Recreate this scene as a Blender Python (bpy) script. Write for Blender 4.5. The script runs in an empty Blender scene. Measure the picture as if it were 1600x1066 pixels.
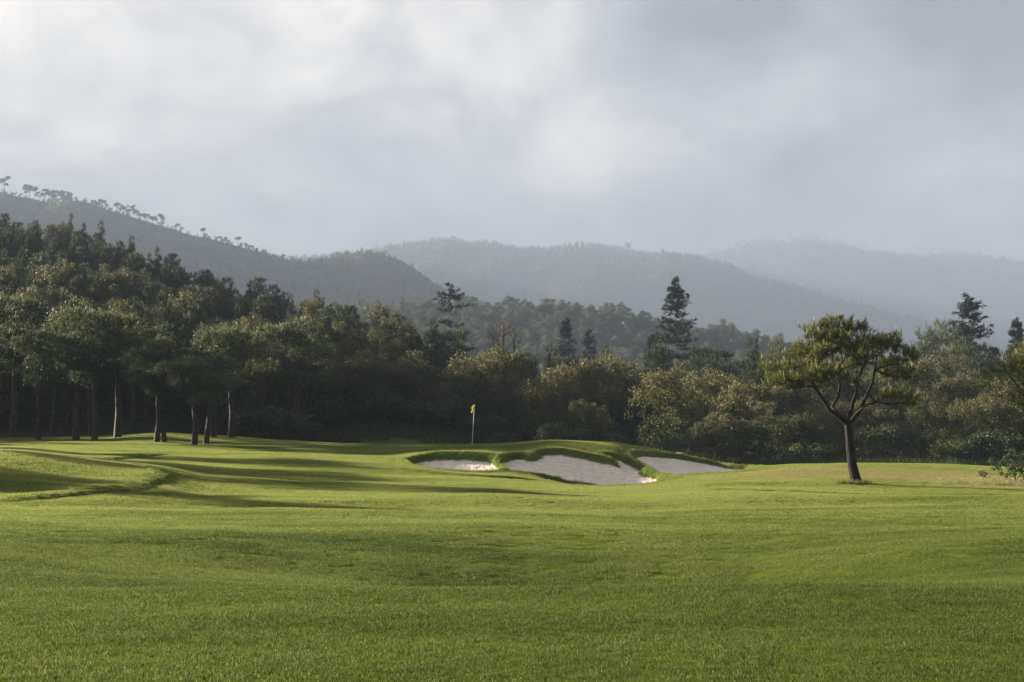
import bpy, math, random
import numpy as np
R = math.radians
rng = np.random.default_rng(7)
random.seed(7)
SC = bpy.context.scene
COL = SC.collection

# ------------------------------------------------------------------ camera, sky, sun, exposure
F = 2222.0            # focal length in photo pixels (50 mm lens)
HORIZON = 670.0
PITCH = math.atan((HORIZON - 533.0) / F)
cam_d = bpy.data.cameras.new('camera'); cam_d.lens = 50.0; cam_d.sensor_width = 36.0
cam_d.clip_start = 0.1; cam_d.clip_end = 20000
cam = bpy.data.objects.new('camera', cam_d); COL.objects.link(cam)
cam.location = (0, 0, 0); cam.rotation_euler = (math.pi/2 + PITCH, 0, 0)
SC.camera = cam

SUN_EL, SUN_BACK = 14.0, 27.0      # elevation; how far behind the scene (from due left)
az = R(SUN_BACK)
sun_dir = np.array([-math.cos(az)*math.cos(R(SUN_EL)), math.sin(az)*math.cos(R(SUN_EL)), math.sin(R(SUN_EL))])
sd = bpy.data.lights.new('sun', 'SUN'); sd.energy = 5.0; sd.angle = R(0.9); sd.color = (1.0, 0.90, 0.75)
sun = bpy.data.objects.new('sun', sd); COL.objects.link(sun)
from mathutils import Vector
sun.rotation_euler = Vector(sun_dir).to_track_quat('Z', 'Y').to_euler()

W = bpy.data.worlds.new('World'); SC.world = W; W.use_nodes = True
nt = W.node_tree; nt.nodes.clear()
def N(nt, typ, **kw):
    n = nt.nodes.new(typ)
    for k, v in kw.items(): setattr(n, k, v)
    return n
def L(nt, a, b): nt.links.new(a, b)
def math_node(nt, op, a, b=None, c=None, clamp=False):
    n = N(nt, 'ShaderNodeMath', operation=op); n.use_clamp = clamp
    for i, v in enumerate((a, b, c)):
        if v is None: continue
        if isinstance(v, (int, float)): n.inputs[i].default_value = v
        else: L(nt, v, n.inputs[i])
    return n.outputs[0]
def ramp(nt, fac, stops, interp='EASE'):
    n = N(nt, 'ShaderNodeValToRGB'); cr = n.color_ramp; cr.interpolation = interp
    while len(cr.elements) < len(stops): cr.elements.new(0.5)
    for e, (p, c) in zip(cr.elements, stops):
        e.position = p; e.color = (*c, 1) if len(c) == 3 else c
    L(nt, fac, n.inputs[0]); return n.outputs[0]
def mixc(nt, fac, a, b, blend='MIX'):
    n = N(nt, 'ShaderNodeMix', data_type='RGBA', blend_type=blend)
    for k, v in ((0, fac), (6, a), (7, b)):
        if isinstance(v, (int, float)): n.inputs[k].default_value = v
        elif isinstance(v, tuple): n.inputs[k].default_value = (*v, 1)
        else: L(nt, v, n.inputs[k])
    return n.outputs[2]
def noise(nt, vec, scale, detail=4, rough=.5, dist=0.0, out=0):
    n = N(nt, 'ShaderNodeTexNoise'); n.inputs['Scale'].default_value = scale
    n.inputs['Detail'].default_value = detail; n.inputs['Roughness'].default_value = rough
    n.inputs['Distortion'].default_value = dist
    if vec is not None: L(nt, vec, n.inputs['Vector'])
    return n.outputs[out]
def mapping(nt, vec, scale=(1,1,1), loc=(0,0,0), rot=(0,0,0)):
    n = N(nt, 'ShaderNodeMapping'); n.inputs['Scale'].default_value = scale
    n.inputs['Location'].default_value = loc; n.inputs['Rotation'].default_value = rot
    L(nt, vec, n.inputs['Vector']); return n.outputs[0]

sky = N(nt, 'ShaderNodeTexSky', sky_type='NISHITA'); sky.sun_disc = False
sky.sun_elevation = R(SUN_EL)
sky.sun_rotation = math.atan2(sun_dir[0], sun_dir[1])
b_sky = N(nt, 'ShaderNodeBackground'); b_sky.inputs[1].default_value = 0.05
L(nt, sky.outputs[0], b_sky.inputs[0])
tc = N(nt, 'ShaderNodeTexCoord')
dirv = tc.outputs['Generated']
sep = N(nt, 'ShaderNodeSeparateXYZ'); L(nt, dirv, sep.inputs[0])
n_big = noise(nt, mapping(nt, dirv, (2.2, 2.2, 4.0), (3.1, 0.4, 1.2)), 1.6, 4, .5, .5)
n_mid = noise(nt, mapping(nt, dirv, (1.0, 1.0, 1.5), (0.3, 2.4, .9)), 7, 7, .58, .6)
base = math_node(nt, 'ADD', math_node(nt, 'MULTIPLY_ADD', n_big, 1.1, -.395), math_node(nt, 'MULTIPLY', n_mid, 0.75))
# thin, bright cloud towards the sun (left), thick dark cloud away from it
side = math_node(nt, 'MULTIPLY', sep.outputs[0], -0.40)
height = math_node(nt, 'MULTIPLY', sep.outputs[2], 0.10)
def soft_blob(d, width, amount):
    v = N(nt, 'ShaderNodeVectorMath', operation='SUBTRACT'); L(nt, dirv, v.inputs[0]); v.inputs[1].default_value = d
    v2 = N(nt, 'ShaderNodeVectorMath', operation='MULTIPLY'); L(nt, v.outputs[0], v2.inputs[0]); v2.inputs[1].default_value = (1, .6, 1.7)
    ln = N(nt, 'ShaderNodeVectorMath', operation='LENGTH'); L(nt, v2.outputs[0], ln.inputs[0])
    m = N(nt, 'ShaderNodeMapRange', interpolation_type='SMOOTHERSTEP'); L(nt, ln.outputs['Value'], m.inputs[0])
    m.inputs[1].default_value = 0.0; m.inputs[2].default_value = width; m.inputs[3].default_value = amount; m.inputs[4].default_value = 0
    return m.outputs[0]
def dirpx(px, py):
    a = (px-800)/F; b = -(py-533)/F
    v = Vector((a, math.cos(PITCH)-b*math.sin(PITCH), math.sin(PITCH)+b*math.cos(PITCH))).normalized()
    return tuple(v)
BLOBS = [(dirpx(1640, 60), .20, -.30), (dirpx(1100, 30), .16, -.10), (dirpx(200, 60), .30, .14),
         (dirpx(1330, 90), .09, .09), (dirpx(1060, 230), .22, -.05), (dirpx(620, 60), .2, .03)]
tot = math_node(nt, 'ADD', base, math_node(nt, 'ADD', side, height))
over = N(nt, 'ShaderNodeMapRange', interpolation_type='SMOOTHSTEP'); L(nt, sep.outputs[2], over.inputs[0]); over.inputs[1].default_value = .34; over.inputs[2].default_value = .75; over.inputs[3].default_value = 0; over.inputs[4].default_value = -.30  # unseen sky overhead, darkened to weaken the fill light
back = N(nt, 'ShaderNodeMapRange', interpolation_type='SMOOTHSTEP'); L(nt, sep.outputs[1], back.inputs[0]); back.inputs[1].default_value = .5; back.inputs[2].default_value = -.3; back.inputs[3].default_value = 0; back.inputs[4].default_value = -.18  # unseen sky behind the camera, darkened to deepen the shade
tot = math_node(nt, 'ADD', tot, math_node(nt, 'ADD', over.outputs[0], back.outputs[0]))
low = N(nt, 'ShaderNodeMapRange', interpolation_type='SMOOTHSTEP'); L(nt, sep.outputs[2], low.inputs[0]); low.inputs[1].default_value = .21; low.inputs[2].default_value = .12; low.inputs[3].default_value = 0; low.inputs[4].default_value = -.20
tot = math_node(nt, 'ADD', tot, low.outputs[0])
for d, w_, a_ in BLOBS: tot = math_node(nt, 'ADD', tot, soft_blob(d, w_, a_))
tot = math_node(nt, 'MULTIPLY_ADD', tot, 1.3, -.165)
cloud = ramp(nt, tot, [(0.04, (.10, .105, .13)), (0.30, (.315, .32, .345)), (0.50, (.59, .565, .545)), (0.70, (.94, .87, .775)), (.92, (1.42, 1.29, 1.12))], 'LINEAR')
b_cl = N(nt, 'ShaderNodeBackground'); L(nt, cloud, b_cl.inputs[0]); b_cl.inputs[1].default_value = 0.112
mx = N(nt, 'ShaderNodeMixShader'); mx.inputs[0].default_value = 0.975
L(nt, b_sky.outputs[0], mx.inputs[1]); L(nt, b_cl.outputs[0], mx.inputs[2])
wo = N(nt, 'ShaderNodeOutputWorld'); L(nt, mx.outputs[0], wo.inputs[0])

SC.view_settings.view_transform = 'Standard'; SC.view_settings.look = 'None'
SC.view_settings.gamma = 1.0; SC.view_settings.exposure = 3.55
SC.render.engine = 'CYCLES'
cy = SC.cycles
cy.max_bounces = 6; cy.diffuse_bounces = 2; cy.glossy_bounces = 1; cy.transmission_bounces = 2
cy.transparent_max_bounces = 4; cy.volume_bounces = 1
cy.use_denoising = True
try: cy.denoiser = 'OPENIMAGEDENOISE'; cy.denoising_prefilter = 'ACCURATE'
except Exception: pass
cy.sample_clamp_indirect = 4.0

# ------------------------------------------------------------------ helpers
CP, SP = math.cos(PITCH), math.sin(PITCH)
def at(px, py, Y):
    """world point at depth Y seen at photo pixel (px, py)"""
    a = (px-800)/F; b = -(py-533)/F
    d = CP - b*SP
    return np.array([a/d*Y, Y, (SP + b*CP)/d*Y])
def zpy(py, Y): return at(800, py, Y)[2]

def mat(name, build):
    m = bpy.data.materials.new(name); m.use_nodes = True
    m.node_tree.nodes.clear(); build(m.node_tree); return m
def tag(o, label=None, cat=None, group=None, kind=None):
    if label: o['label'] = label
    if cat: o['category'] = cat
    if group: o['group'] = group
    if kind: o['kind'] = kind
    return o
def mesh(name, V, Fc, mats, mi=None, smooth=False, attrs=None):
    """Fc: list of int arrays (quads and / or triangles)"""
    me = bpy.data.meshes.new(name)
    V = np.asarray(V, np.float32)
    if not isinstance(Fc, (list, tuple)): Fc = [Fc]
    Fc = [f for f in Fc if len(f)]
    me.vertices.add(len(V)); me.vertices.foreach_set('co', V.ravel())
    tot_l = sum(f.size for f in Fc); tot_f = sum(len(f) for f in Fc)
    me.loops.add(tot_l); me.polygons.add(tot_f)
    me.loops.foreach_set('vertex_index', np.concatenate([f.ravel() for f in Fc]).astype(np.int32))
    st = []; o = 0
    for f in Fc:
        st.append(np.arange(len(f))*f.shape[1] + o); o += f.size
    me.polygons.foreach_set('loop_start', np.concatenate(st).astype(np.int32))
    if mi is not None: me.polygons.foreach_set('material_index', np.asarray(mi, np.int32))
    if smooth: me.polygons.foreach_set('use_smooth', np.ones(tot_f, bool))
    for k, v in (attrs or {}).items():
        a = me.attributes.new(k, 'FLOAT', 'POINT'); a.data.foreach_set('value', np.asarray(v, np.float32))
    me.update(calc_edges=True)
    for m in mats: me.materials.append(m)
    return me
def link(name, me, parent=None, loc=(0,0,0), rotz=0.0, scale=None):
    o = bpy.data.objects.new(name, me); COL.objects.link(o)
    o.location = [float(v) for v in loc]; o.rotation_euler = (0, 0, float(rotz))
    if scale is not None: o.scale = [float(v) for v in (scale if hasattr(scale, '__len__') else (scale,)*3)]
    if parent is not None: o.parent = parent
    return o
def pchip(xk, yk, x):
    xk = np.asarray(xk, float); yk = np.asarray(yk, float)
    h = np.diff(xk); d = np.diff(yk)/h
    m = np.zeros_like(yk); m[0] = d[0]; m[-1] = d[-1]
    for i in range(1, len(xk)-1):
        if d[i-1]*d[i] > 0:
            w1 = 2*h[i]+h[i-1]; w2 = h[i]+2*h[i-1]
            m[i] = (w1+w2)/(w1/d[i-1]+w2/d[i])
    x = np.clip(x, xk[0], xk[-1]); i = np.clip(np.searchsorted(xk, x)-1, 0, len(xk)-2)
    t = (x-xk[i])/h[i]
    return ((1+2*t)*(1-t)**2*yk[i] + t*(1-t)**2*h[i]*m[i] + t*t*(3-2*t)*yk[i+1] + t*t*(t-1)*h[i]*m[i+1])
def sstep(a, b, x):
    t = np.clip((x-a)/(b-a), 0, 1); return t*t*(3-2*t)
def vnoise(x, y, seed=0):
    """smooth value noise, -1..1"""
    xi = np.floor(x).astype(np.int64); yi = np.floor(y).astype(np.int64)
    fx = x-xi; fy = y-yi; fx = fx*fx*(3-2*fx); fy = fy*fy*(3-2*fy)
    def h(a, b):
        n = (a*374761393 + b*668265263 + seed*1442695041) & 0xffffffff
        n = ((n ^ (n >> 13))*1274126177) & 0xffffffff
        return ((n ^ (n >> 16)) & 0xffff)/32767.5 - 1
    return (h(xi, yi)*(1-fx)+h(xi+1, yi)*fx)*(1-fy) + (h(xi, yi+1)*(1-fx)+h(xi+1, yi+1)*fx)*fy
def fbm(x, y, oct=4, seed=0):
    s = 0; a = 1; t = 0
    for k in range(oct):
        s = s + a*vnoise(x*2**k, y*2**k, seed+k); t += a; a *= .5
    return s/t

# ------------------------------------------------------------------ terrain
# columns of the course: photo column -> (depth, photo row of the ground there)
COLS = {
 -900: [(8,1156),(12,994),(18,880),(28,800),(38,760),(50,725),(62,700),(75,680),(88,660)],
 -400: [(8,1156),(12,994),(18,880),(28,805),(38,777),(50,735),(62,710),(75,700),(88,682)],
 0:   [(8,1156),(12,994),(15,931),(20,866),(28,815),(35,795),(39,783),(45,757),(53,727),(62,706),(70,700),(80,692),(88,686),(95,683)],
 150: [(8,1156),(12,994),(15,931),(19.5,882),(28,822),(36,792),(40,778),(46,757),(54,734),(62,717),(71,703),(80,692),(88,684),(95,681)],
 250: [(8,1156),(12,994),(15,930),(19.5,884),(28,823),(37,792),(44,765),(48,752),(58,729),(66,714),(75,699),(82,684),(87,677),(95,680)],
 330: [(8,1156),(12,994),(15,930),(19.5,886),(28,824),(37,794),(42,779),(52,750),(60,729),(68,711),(76,698),(84,686),(90,681),(97,684)],
 450: [(8,1156),(12,994),(15,930),(19,897),(24,857),(30,818),(40,785),(52,751),(60,730),(68,710),(76,698),(84,690),(90,688),(97,700),(106,680)],
 600: [(8,1156),(12,994),(15,929),(18,911),(22,880),(29,826),(40,786),(52,752),(60,733),(68,712),(76,700),(81,695),(86,696),(93,705),(106,672)],
 700: [(8,1156),(12,994),(15,929),(17.5,923),(21,900),(29,828),(40,784),(52,753),(60,738),(63,729),(66,706),(70,701),(76,696),(80,694.5),(86,699),(94,714),(106,676)],
 760: [(8,1156),(12,994),(15,929),(17.5,926),(21,904),(29,829),(40,783),(52,755),(60,741),(63,731),(65.5,707),(69,700),(76,694),(80,694),(86,701),(95,722),(106,692)],
 800: [(8,1156),(12,994),(15,929),(17.5,929),(21,908),(29,831),(40,783),(52,758),(60,743),(63,732),(66.5,708),(69,701),(74,693),(78,691.5),(84,700),(95,730)],
 870: [(8,1156),(12,994),(15,929),(17.5,931),(21,911),(29,832),(40,785),(52,764),(59.5,754),(62,745),(66,714),(68.5,700),(72,690),(75,688),(82,700),(95,732)],
 950: [(8,1156),(12,994),(15,929),(17.5,932),(21,914),(29,834),(40,787),(52,768),(60,760),(62.5,751),(66.5,722),(69,708),(73,693),(76,690),(82,704),(95,733)],
 1000:[(8,1156),(12,994),(15,929),(17.5,932),(21,914),(29,835),(40,787),(52,768),(60,758),(62.5,751),(66.5,732),(70,716),(74,703),(78,698),(84,712),(95,733)],
 1050:[(8,1156),(12,994),(15,929),(17.5,932),(21,914),(29,835),(40,786),(52,763),(60,750),(64,744),(68,733),(72,719),(77,708),(80,708),(86,720),(95,733)],
 1100:[(8,1156),(12,994),(15,929),(17.5,930),(21,912),(29,834),(40,784),(52,759),(60,746),(65,739),(69,733),(74,723),(79,718),(86,726),(95,733)],
 1160:[(8,1156),(12,994),(15,929),(18,920),(22,898),(29,833),(40,782),(52,758),(60,742),(66,734),(74,729),(79,728),(86,731),(95,734)],
 1250:[(8,1156),(12,994),(15,929),(18,912),(22,886),(29,832),(40,783),(50,763),(56,748),(62,733),(68,726.5),(76,728),(86,732),(95,735)],
 1340:[(8,1156),(12,994),(15,929),(18,900),(22,874),(29,831),(40,784),(48,769),(52,758),(58,740),(65,726),(75,728),(86,732),(95,735)],
 1450:[(8,1156),(12,994),(15,930),(18,892),(22,860),(29,829),(40,784),(48,770),(52,759),(58,743),(66,727),(75,729),(86,733),(95,736)],
 1600:[(8,1156),(12,994),(15,930),(18,885),(22,852),(29,826),(40,785),(48,771),(52,761),(58,748),(67,733),(75,735),(86,737),(95,738)],
 2000:[(8,1156),(12,994),(15,930),(22,850),(29,822),(40,790),(52,765),(60,752),(68,742),(80,740),(95,740)],
 2600:[(8,1156),(12,994),(15,930),(22,850),(29,822),(40,790),(52,768),(68,752),(80,748),(95,745)],
}
def interp_px(tab, px): return pchip([p for p, _ in tab], [v for _, v in tab], np.asarray(px, float))
HILL_Y = [(-1400,300),(-400,280),(0,260),(200,250),(400,228),(600,200),(720,176),(900,170),(2600,170)]
HILL_CANOPY = [(-1400,250),(-900,285),(-400,325),(0,357),(50,352),(100,370),(150,377),(200,398),(250,416),(300,427),(350,443),(400,455),(450,468),(500,486),(550,500),(600,508),(650,524),(700,541),(740,575),(800,660),(860,712),(2600,712)]
MID_CANOPY = [(-1400,430),(500,482),(600,479),(650,474),(700,477),(800,479),(900,480),(960,483),(1020,502),(1100,513),(1150,520),(1200,531),(1250,547),(1330,566),(1420,580),(1600,596),(2600,620)]
TREE_H = 7.0

ks = np.array(sorted(COLS))
pxc = np.array(ks, float)
ys = np.concatenate([np.linspace(-120, 0, 13)[:-1], np.linspace(0, 8, 9)[:-1], np.arange(8, 50, .3), np.arange(50, 58, .16), np.arange(58, 80, .045),
                     np.arange(80, 125, .9), np.arange(125, 330, 3.0), np.arange(330, 1000, 9.0), np.linspace(1000, 3600, 25)])
ux = np.concatenate([np.linspace(-1.15, -.46, 70)[:-1], np.linspace(-.46, -.085, 300)[:-1], np.linspace(-.085, .17, 500)[:-1], np.linspace(.17, .46, 210)[:-1], np.linspace(.46, 1.15, 60)])
def base_table():
    T = np.zeros((len(ys), len(ks)))
    near = np.clip(ys, 8, None)
    hy = interp_px(HILL_Y, pxc); hc = interp_px(HILL_CANOPY, pxc); mc = interp_px(MID_CANOPY, pxc)
    for j, k in enumerate(ks):
        kn = [(Y, zpy(py, Y)) for Y, py in COLS[k]]
        z95 = kn[-1][1]; Yl = kn[-1][0]
        zc = zpy(hc[j], hy[j]) - TREE_H                 # ground under the hill's crest
        if k <= 740:
            foot = z95
            kn += [(112, foot + 0.10*max(zc-foot, 0) + .1), (hy[j], zc), (hy[j]+60, zc*.55-2), (400, -4.5)]
        else:
            kn += [(110, -2.7), (150, -3.0), (hy[j]+30, -3.2), (290, -4), (400, -3.5)] if hy[j]+30 < 280 else [(150,-3),(400,-3.5)]
        zm = zpy(mc[j], 640) - 7.5
        kn += [(470, -3 + zm*.25), (560, zm*.62), (640, zm), (700, zm*.9), (860, zm*.3-4), (1000, -12), (3600, -20)]
        Yk = [a for a, _ in kn]; zk = [b for _, b in kn]
        T[:, j] = pchip(Yk, zk, near)
    return T
TB = base_table()
# along each depth row, interpolate between the columns with a smooth cubic
def row_interp(T, px):
    out = np.empty((T.shape[0], len(px)))
    for i in range(T.shape[0]): out[i] = pchip(pxc, T[i], px)
    return out
PXU = 800 + ux*F
Z = row_interp(TB, PXU)
Yg = ys[:, None]*np.ones_like(Z)
Wd = np.where(ys < 30, 30 + (30-np.clip(ys, -120, 30))*0.25, np.where(ys > 1000, 1000+(ys-1000)*.6, ys))
# near the camera the sheet keeps its width: columns measured from x / depth again
Xg = ux[None, :]*Wd[:, None]
nearrows = ys < 30
for i in np.where(nearrows)[0]:
    pxr = 800 + F*Xg[i]/max(ys[i], 8)
    Z[i] = pchip(pxc, TB[i], pxr)
PXg = 800 + F*Xg/np.clip(Yg, 8, None)

def seg_dist(X, Y, poly, closed=True):
    """signed distance (inside positive) to a closed world polygon, or distance to an open polyline"""
    P = np.asarray(poly, float); n = len(P)
    d = np.full(X.shape, 1e9); inside = np.zeros(X.shape, bool)
    for i in range(n if closed else n-1):
        a = P[i]; b = P[(i+1) % n]; ab = b-a
        t = np.clip(((X-a[0])*ab[0] + (Y-a[1])*ab[1])/(ab@ab + 1e-12), 0, 1)
        d = np.minimum(d, np.hypot(X-a[0]-t*ab[0], Y-a[1]-t*ab[1]))
        if closed:
            c = (a[1] > Y) != (b[1] > Y)
            xi = a[0] + (Y-a[1])/(ab[1] if abs(ab[1]) > 1e-9 else 1e-9)*ab[0]
            inside ^= c & (X < xi)
    return np.where(inside, d, -d) if closed else d
def smooth_poly(pts, it=2):
    P = np.asarray(pts, float)
    for _ in range(it):
        Q = np.roll(P, -1, 0); P = np.stack([.75*P+.25*Q, .25*P+.75*Q], 1).reshape(-1, 2)
    return P
def ground_hit(px, py, y0=9.0, y1=110.0):
    """world x, y where the sight line of a photo pixel meets the smooth ground"""
    i = (ys >= y0) & (ys <= y1); yy = ys[i]
    u = np.array([at(px, py, Y) for Y in yy])
    zt = np.array([pchip(pxc, TB[k], np.array([800+F*u[q, 0]/yy[q]]))[0] for q, k in enumerate(np.where(i)[0])])
    below = np.where(u[:, 2] <= zt)[0]
    k = below[0] if len(below) else len(yy)-1
    if k > 0 and len(below):
        g0 = u[k-1, 2]-zt[k-1]; g1 = u[k, 2]-zt[k]; t = g0/(g0-g1+1e-12)
        return u[k-1, 0]+(u[k, 0]-u[k-1, 0])*t, yy[k-1]+(yy[k]-yy[k-1])*t
    return u[k, 0], yy[k]
def wpoly(pts, it=2): return smooth_poly([ground_hit(*p) for p in pts], it)
SAND = [ # outline in the photo, depth, steepness of the lip (m)
  ([(632,724),(644,714),(690,708),(740,708),(778,716),(795,733),(765,738),(700,738),(648,733)], .32, .30),
  ([(780,722),(788,711),(815,708),(832,714),(840,704),(868,702),(915,710),(960,720),(1010,735),(1062,746),(1040,752),(1000,758),(955,759),(925,751),(880,744),(835,741),(795,738)], .25, .28),
  ([(938,709),(955,708),(1005,728),(1012,735),(990,735),(960,722)], .22, .25),
  ([(975,707),(1010,706),(1060,712),(1110,720),(1165,729),(1196,734),(1140,739),(1085,742),(1042,744),(1015,731)], .19, .26),
]
sand = np.zeros_like(Z); rough = np.zeros_like(Z)
sel = (Yg > 52) & (Yg < 84)
Xs, Ys_ = Xg[sel], Yg[sel]
wob = fbm(Xs*1.1, Ys_*1.1, 3, 5)*.16 + fbm(Xs*5, Ys_*5, 2, 9)*.05
dz = np.zeros_like(Xs); sm = np.zeros_like(Xs); rg = np.zeros_like(Xs)
for pts, dep, lip in SAND:
    d = seg_dist(Xs, Ys_, wpoly(pts)) + wob
    k = sstep(0, lip, d)
    dz -= dep*k*(1 + .12*fbm(Xs*.6, Ys_*.6, 2, 3))
    # sand is flashed up a little at the foot of the lip and lies lower in the middle
    dz -= .12*sstep(lip, 1.6, d)
    sm = np.maximum(sm, sstep(lip*.70, lip*.86, d))
    rg = np.maximum(rg, sstep(-1.0, -.2, d)*(1-sstep(lip*.7, lip*.86, d)))
    dz += .04*sstep(-.7, -.05, d)*(1-sstep(0, .2, d))     # raised grass rim
HOLLOW = [(826,741),(850,741),(905,745),(940,750),(966,758),(935,760),(890,759),(852,751)]
d = seg_dist(Xs, Ys_, wpoly(HOLLOW, 2))
dz -= .34*sstep(0, .45, d); rg = np.maximum(rg, sstep(-.5, 0, d)); sm = sm*(1-sstep(-.25, -.05, d))
dz += sm*(fbm(Xs*3, Ys_*3, 3, 21)*.025 + vnoise(Xs*9, Ys_*9, 4)*.008)
Z[sel] += dz; sand[sel] = sm; rough[sel] = rg
# mowing steps: taller rough beyond a curved cut line
def step_line(pts, h, width=.10, fade=3.0, side=+1, y0=30, y1=90):
    """the grass is h taller beyond the line, the height dying away behind it"""
    P = np.array([ground_hit(*p) for p in pts])
    for _ in range(2):                                  # Chaikin, open
        Q = [P[0]]
        for a, b in zip(P[:-1], P[1:]): Q += [.75*a+.25*b, .25*a+.75*b]
        P = np.array(Q+[P[-1]])
    s = (Yg > y0) & (Yg < y1); X_, Y_ = Xg[s], Yg[s]
    best = np.full(X_.shape, 1e9); sg = np.zeros_like(X_); endf = np.ones_like(X_)
    Ltot = np.hypot(*np.diff(P, axis=0).T).sum(); run = 0
    for a, b in zip(P[:-1], P[1:]):
        ab = b-a; ln = math.hypot(*ab); tt = ((X_-a[0])*ab[0]+(Y_-a[1])*ab[1])/(ln*ln)
        t = np.clip(tt, 0, 1); dd = np.hypot(X_-a[0]-t*ab[0], Y_-a[1]-t*ab[1])
        cr = (ab[0]*(Y_-a[1]) - ab[1]*(X_-a[0]))/ln
        m = dd < best; best = np.where(m, dd, best); sg = np.where(m, np.sign(cr), sg)
        pos = run + t*ln; endf = np.where(m, np.minimum(sstep(0, 2.5, pos), sstep(0, 2.5, Ltot-pos)), endf); run += ln
    sdist = best*sg*side + vnoise(X_*6, Y_*6, 8)*.03
    Z[s] += h*endf*sstep(0, width, sdist)*(1-sstep(width, fade, sdist))
    rough[s] = np.maximum(rough[s], .7*endf*sstep(0, width, sdist)*(1-sstep(fade*.6, fade*2, sdist)))
step_line([(-60,786),(60,782),(150,777),(215,766),(250,754),(257,747),(248,741)], .105, .07, 3.0)
step_line([(150,723),(200,719),(240,713),(275,708)], .09, .10, 3.0)
step_line([(622,712),(593,722),(600,730),(640,738),(720,746),(800,750),(850,753)], .075, .10, 2.0)
step_line([(1060,766),(1150,768),(1300,773),(1450,777),(1640,781)], .06, .12, 5.0)
step_line([(1180,762),(1195,757),(1250,755),(1300,757)], .03, .12, 3.0)
step_line([(1420,829),(1500,831),(1640,836)], .035, .09, 2.5, 1, 20, 45)
# gentle undulations of a fairway
amp = sstep(9, 20, Yg)*(1-sstep(85, 95, Yg)*.0)
Z += amp*(fbm(Xg/7.0, Yg/6.0, 3, 31)*.05 + fbm(Xg/1.6, Yg/1.6, 2, 33)*.005*(Yg < 95))*(Yg < 97)
mx_, my_ = ground_hit(60, 740)
Z += .50*np.exp(-((Xg-mx_+2)/6.5)**2-((Yg-my_-2)/5.5)**2)
# swells that face the light or turn from it
Z += sstep(16, 20, Yg)*(1-sstep(40, 52, Yg))*(np.sin(Yg/3.1+fbm(Xg/11, Yg/9, 2, 91)*4)*.065 + fbm(Xg/3.2, Yg/2.6, 2, 92)*.018)
# small ridge step in the near swale
Z -= .36*np.exp(-((Yg-20.2)/2.9)**2)*np.exp(-((Xg-2.4)/5.6)**2)
Z += .09*np.exp(-((Yg-15.2)/1.1)**2)*np.exp(-((Xg-2.4)/4.2)**2)
Z -= .05*np.exp(-((Yg-(16.2+fbm(Xg/5, Yg*0, 2, 77)*1.2))/.55)**2)*sstep(.2, -.3, np.abs(fbm(Xg/9, Yg*0+2, 2, 41))-.2)*(Xg < 0)
# forest floor and hills are rough
Z += sstep(96, 120, Yg)*(fbm(Xg/14, Yg/14, 4, 51)*np.clip(Yg/180, .5, 3.0))
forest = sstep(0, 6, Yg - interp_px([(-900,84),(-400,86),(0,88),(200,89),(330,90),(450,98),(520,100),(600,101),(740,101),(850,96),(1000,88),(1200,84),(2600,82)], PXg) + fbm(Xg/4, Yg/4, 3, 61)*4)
dry = np.zeros_like(Z)
dry = np.maximum(dry, sstep(5.5, 1, seg_dist(Xg, Yg, [ground_hit(1250,740), ground_hit(1330,740), ground_hit(1480,745), ground_hit(1640,755)], False)))
dry = np.maximum(dry, .8*sstep(3, 0, seg_dist(Xg, Yg, [ground_hit(-40,700), ground_hit(100,722), ground_hit(170,735)], False)))

def terrain_z(x, y):
    """height of the finished ground sheet (bilinear)"""
    x = np.atleast_1d(np.asarray(x, float)); y = np.atleast_1d(np.asarray(y, float))
    i = np.clip(np.searchsorted(ys, y)-1, 0, len(ys)-2); ty = (y-ys[i])/(ys[i+1]-ys[i])
    out = 0
    for ii, w in ((i, 1-ty), (i+1, ty)):
        u = np.clip(x/Wd[ii], ux[0], ux[-1]-1e-6); j = np.clip(np.searchsorted(ux, u)-1, 0, len(ux)-2)
        t = (u-ux[j])/(ux[j+1]-ux[j]); out = out + w*(Z[ii, j]*(1-t)+Z[ii, j+1]*t)
    return out
def gz(x, y): return float(terrain_z(x, y)[0])
def ghit(px, py, y0=9.0, y1=110.0):
    """first hit of a photo pixel's sight line on the finished ground"""
    yy = np.arange(y0, y1, .05); p0 = at(px, py, 1.0)
    zt = terrain_z(p0[0]*yy, yy); b = np.where(p0[2]*yy <= zt)[0]
    Y = yy[b[0]] if len(b) else y1
    return np.array([p0[0]*Y, Y, gz(p0[0]*Y, Y)])

# ---- ground material: mown turf, dry rough, sand, forest floor
def leaf_shader(t, col, rough_=.6, trans=.3, bump=None):
    d = N(t, 'ShaderNodeBsdfPrincipled'); d.inputs['Roughness'].default_value = rough_
    d.inputs['Specular IOR Level'].default_value = .12
    tr = N(t, 'ShaderNodeBsdfTranslucent'); mxs = N(t, 'ShaderNodeMixShader'); mxs.inputs[0].default_value = trans
    L(t, col, d.inputs['Base Color']); L(t, col, tr.inputs['Color'])
    if bump is not None: L(t, bump, d.inputs['Normal'])
    L(t, d.outputs[0], mxs.inputs[1]); L(t, tr.outputs[0], mxs.inputs[2])
    o = N(t, 'ShaderNodeOutputMaterial'); L(t, mxs.outputs[0], o.inputs[0])
def attr(t, name): 
    n = N(t, 'ShaderNodeAttribute'); n.attribute_name = name; return n.outputs['Fac']
def bumpn(t, h, strength, dist, normal=None):
    b = N(t, 'ShaderNodeBump'); b.inputs['Strength'].default_value = strength; b.inputs['Distance'].default_value = dist
    L(t, h, b.inputs['Height'])
    if normal is not None: L(t, normal, b.inputs['Normal'])
    return b.outputs[0]
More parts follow.
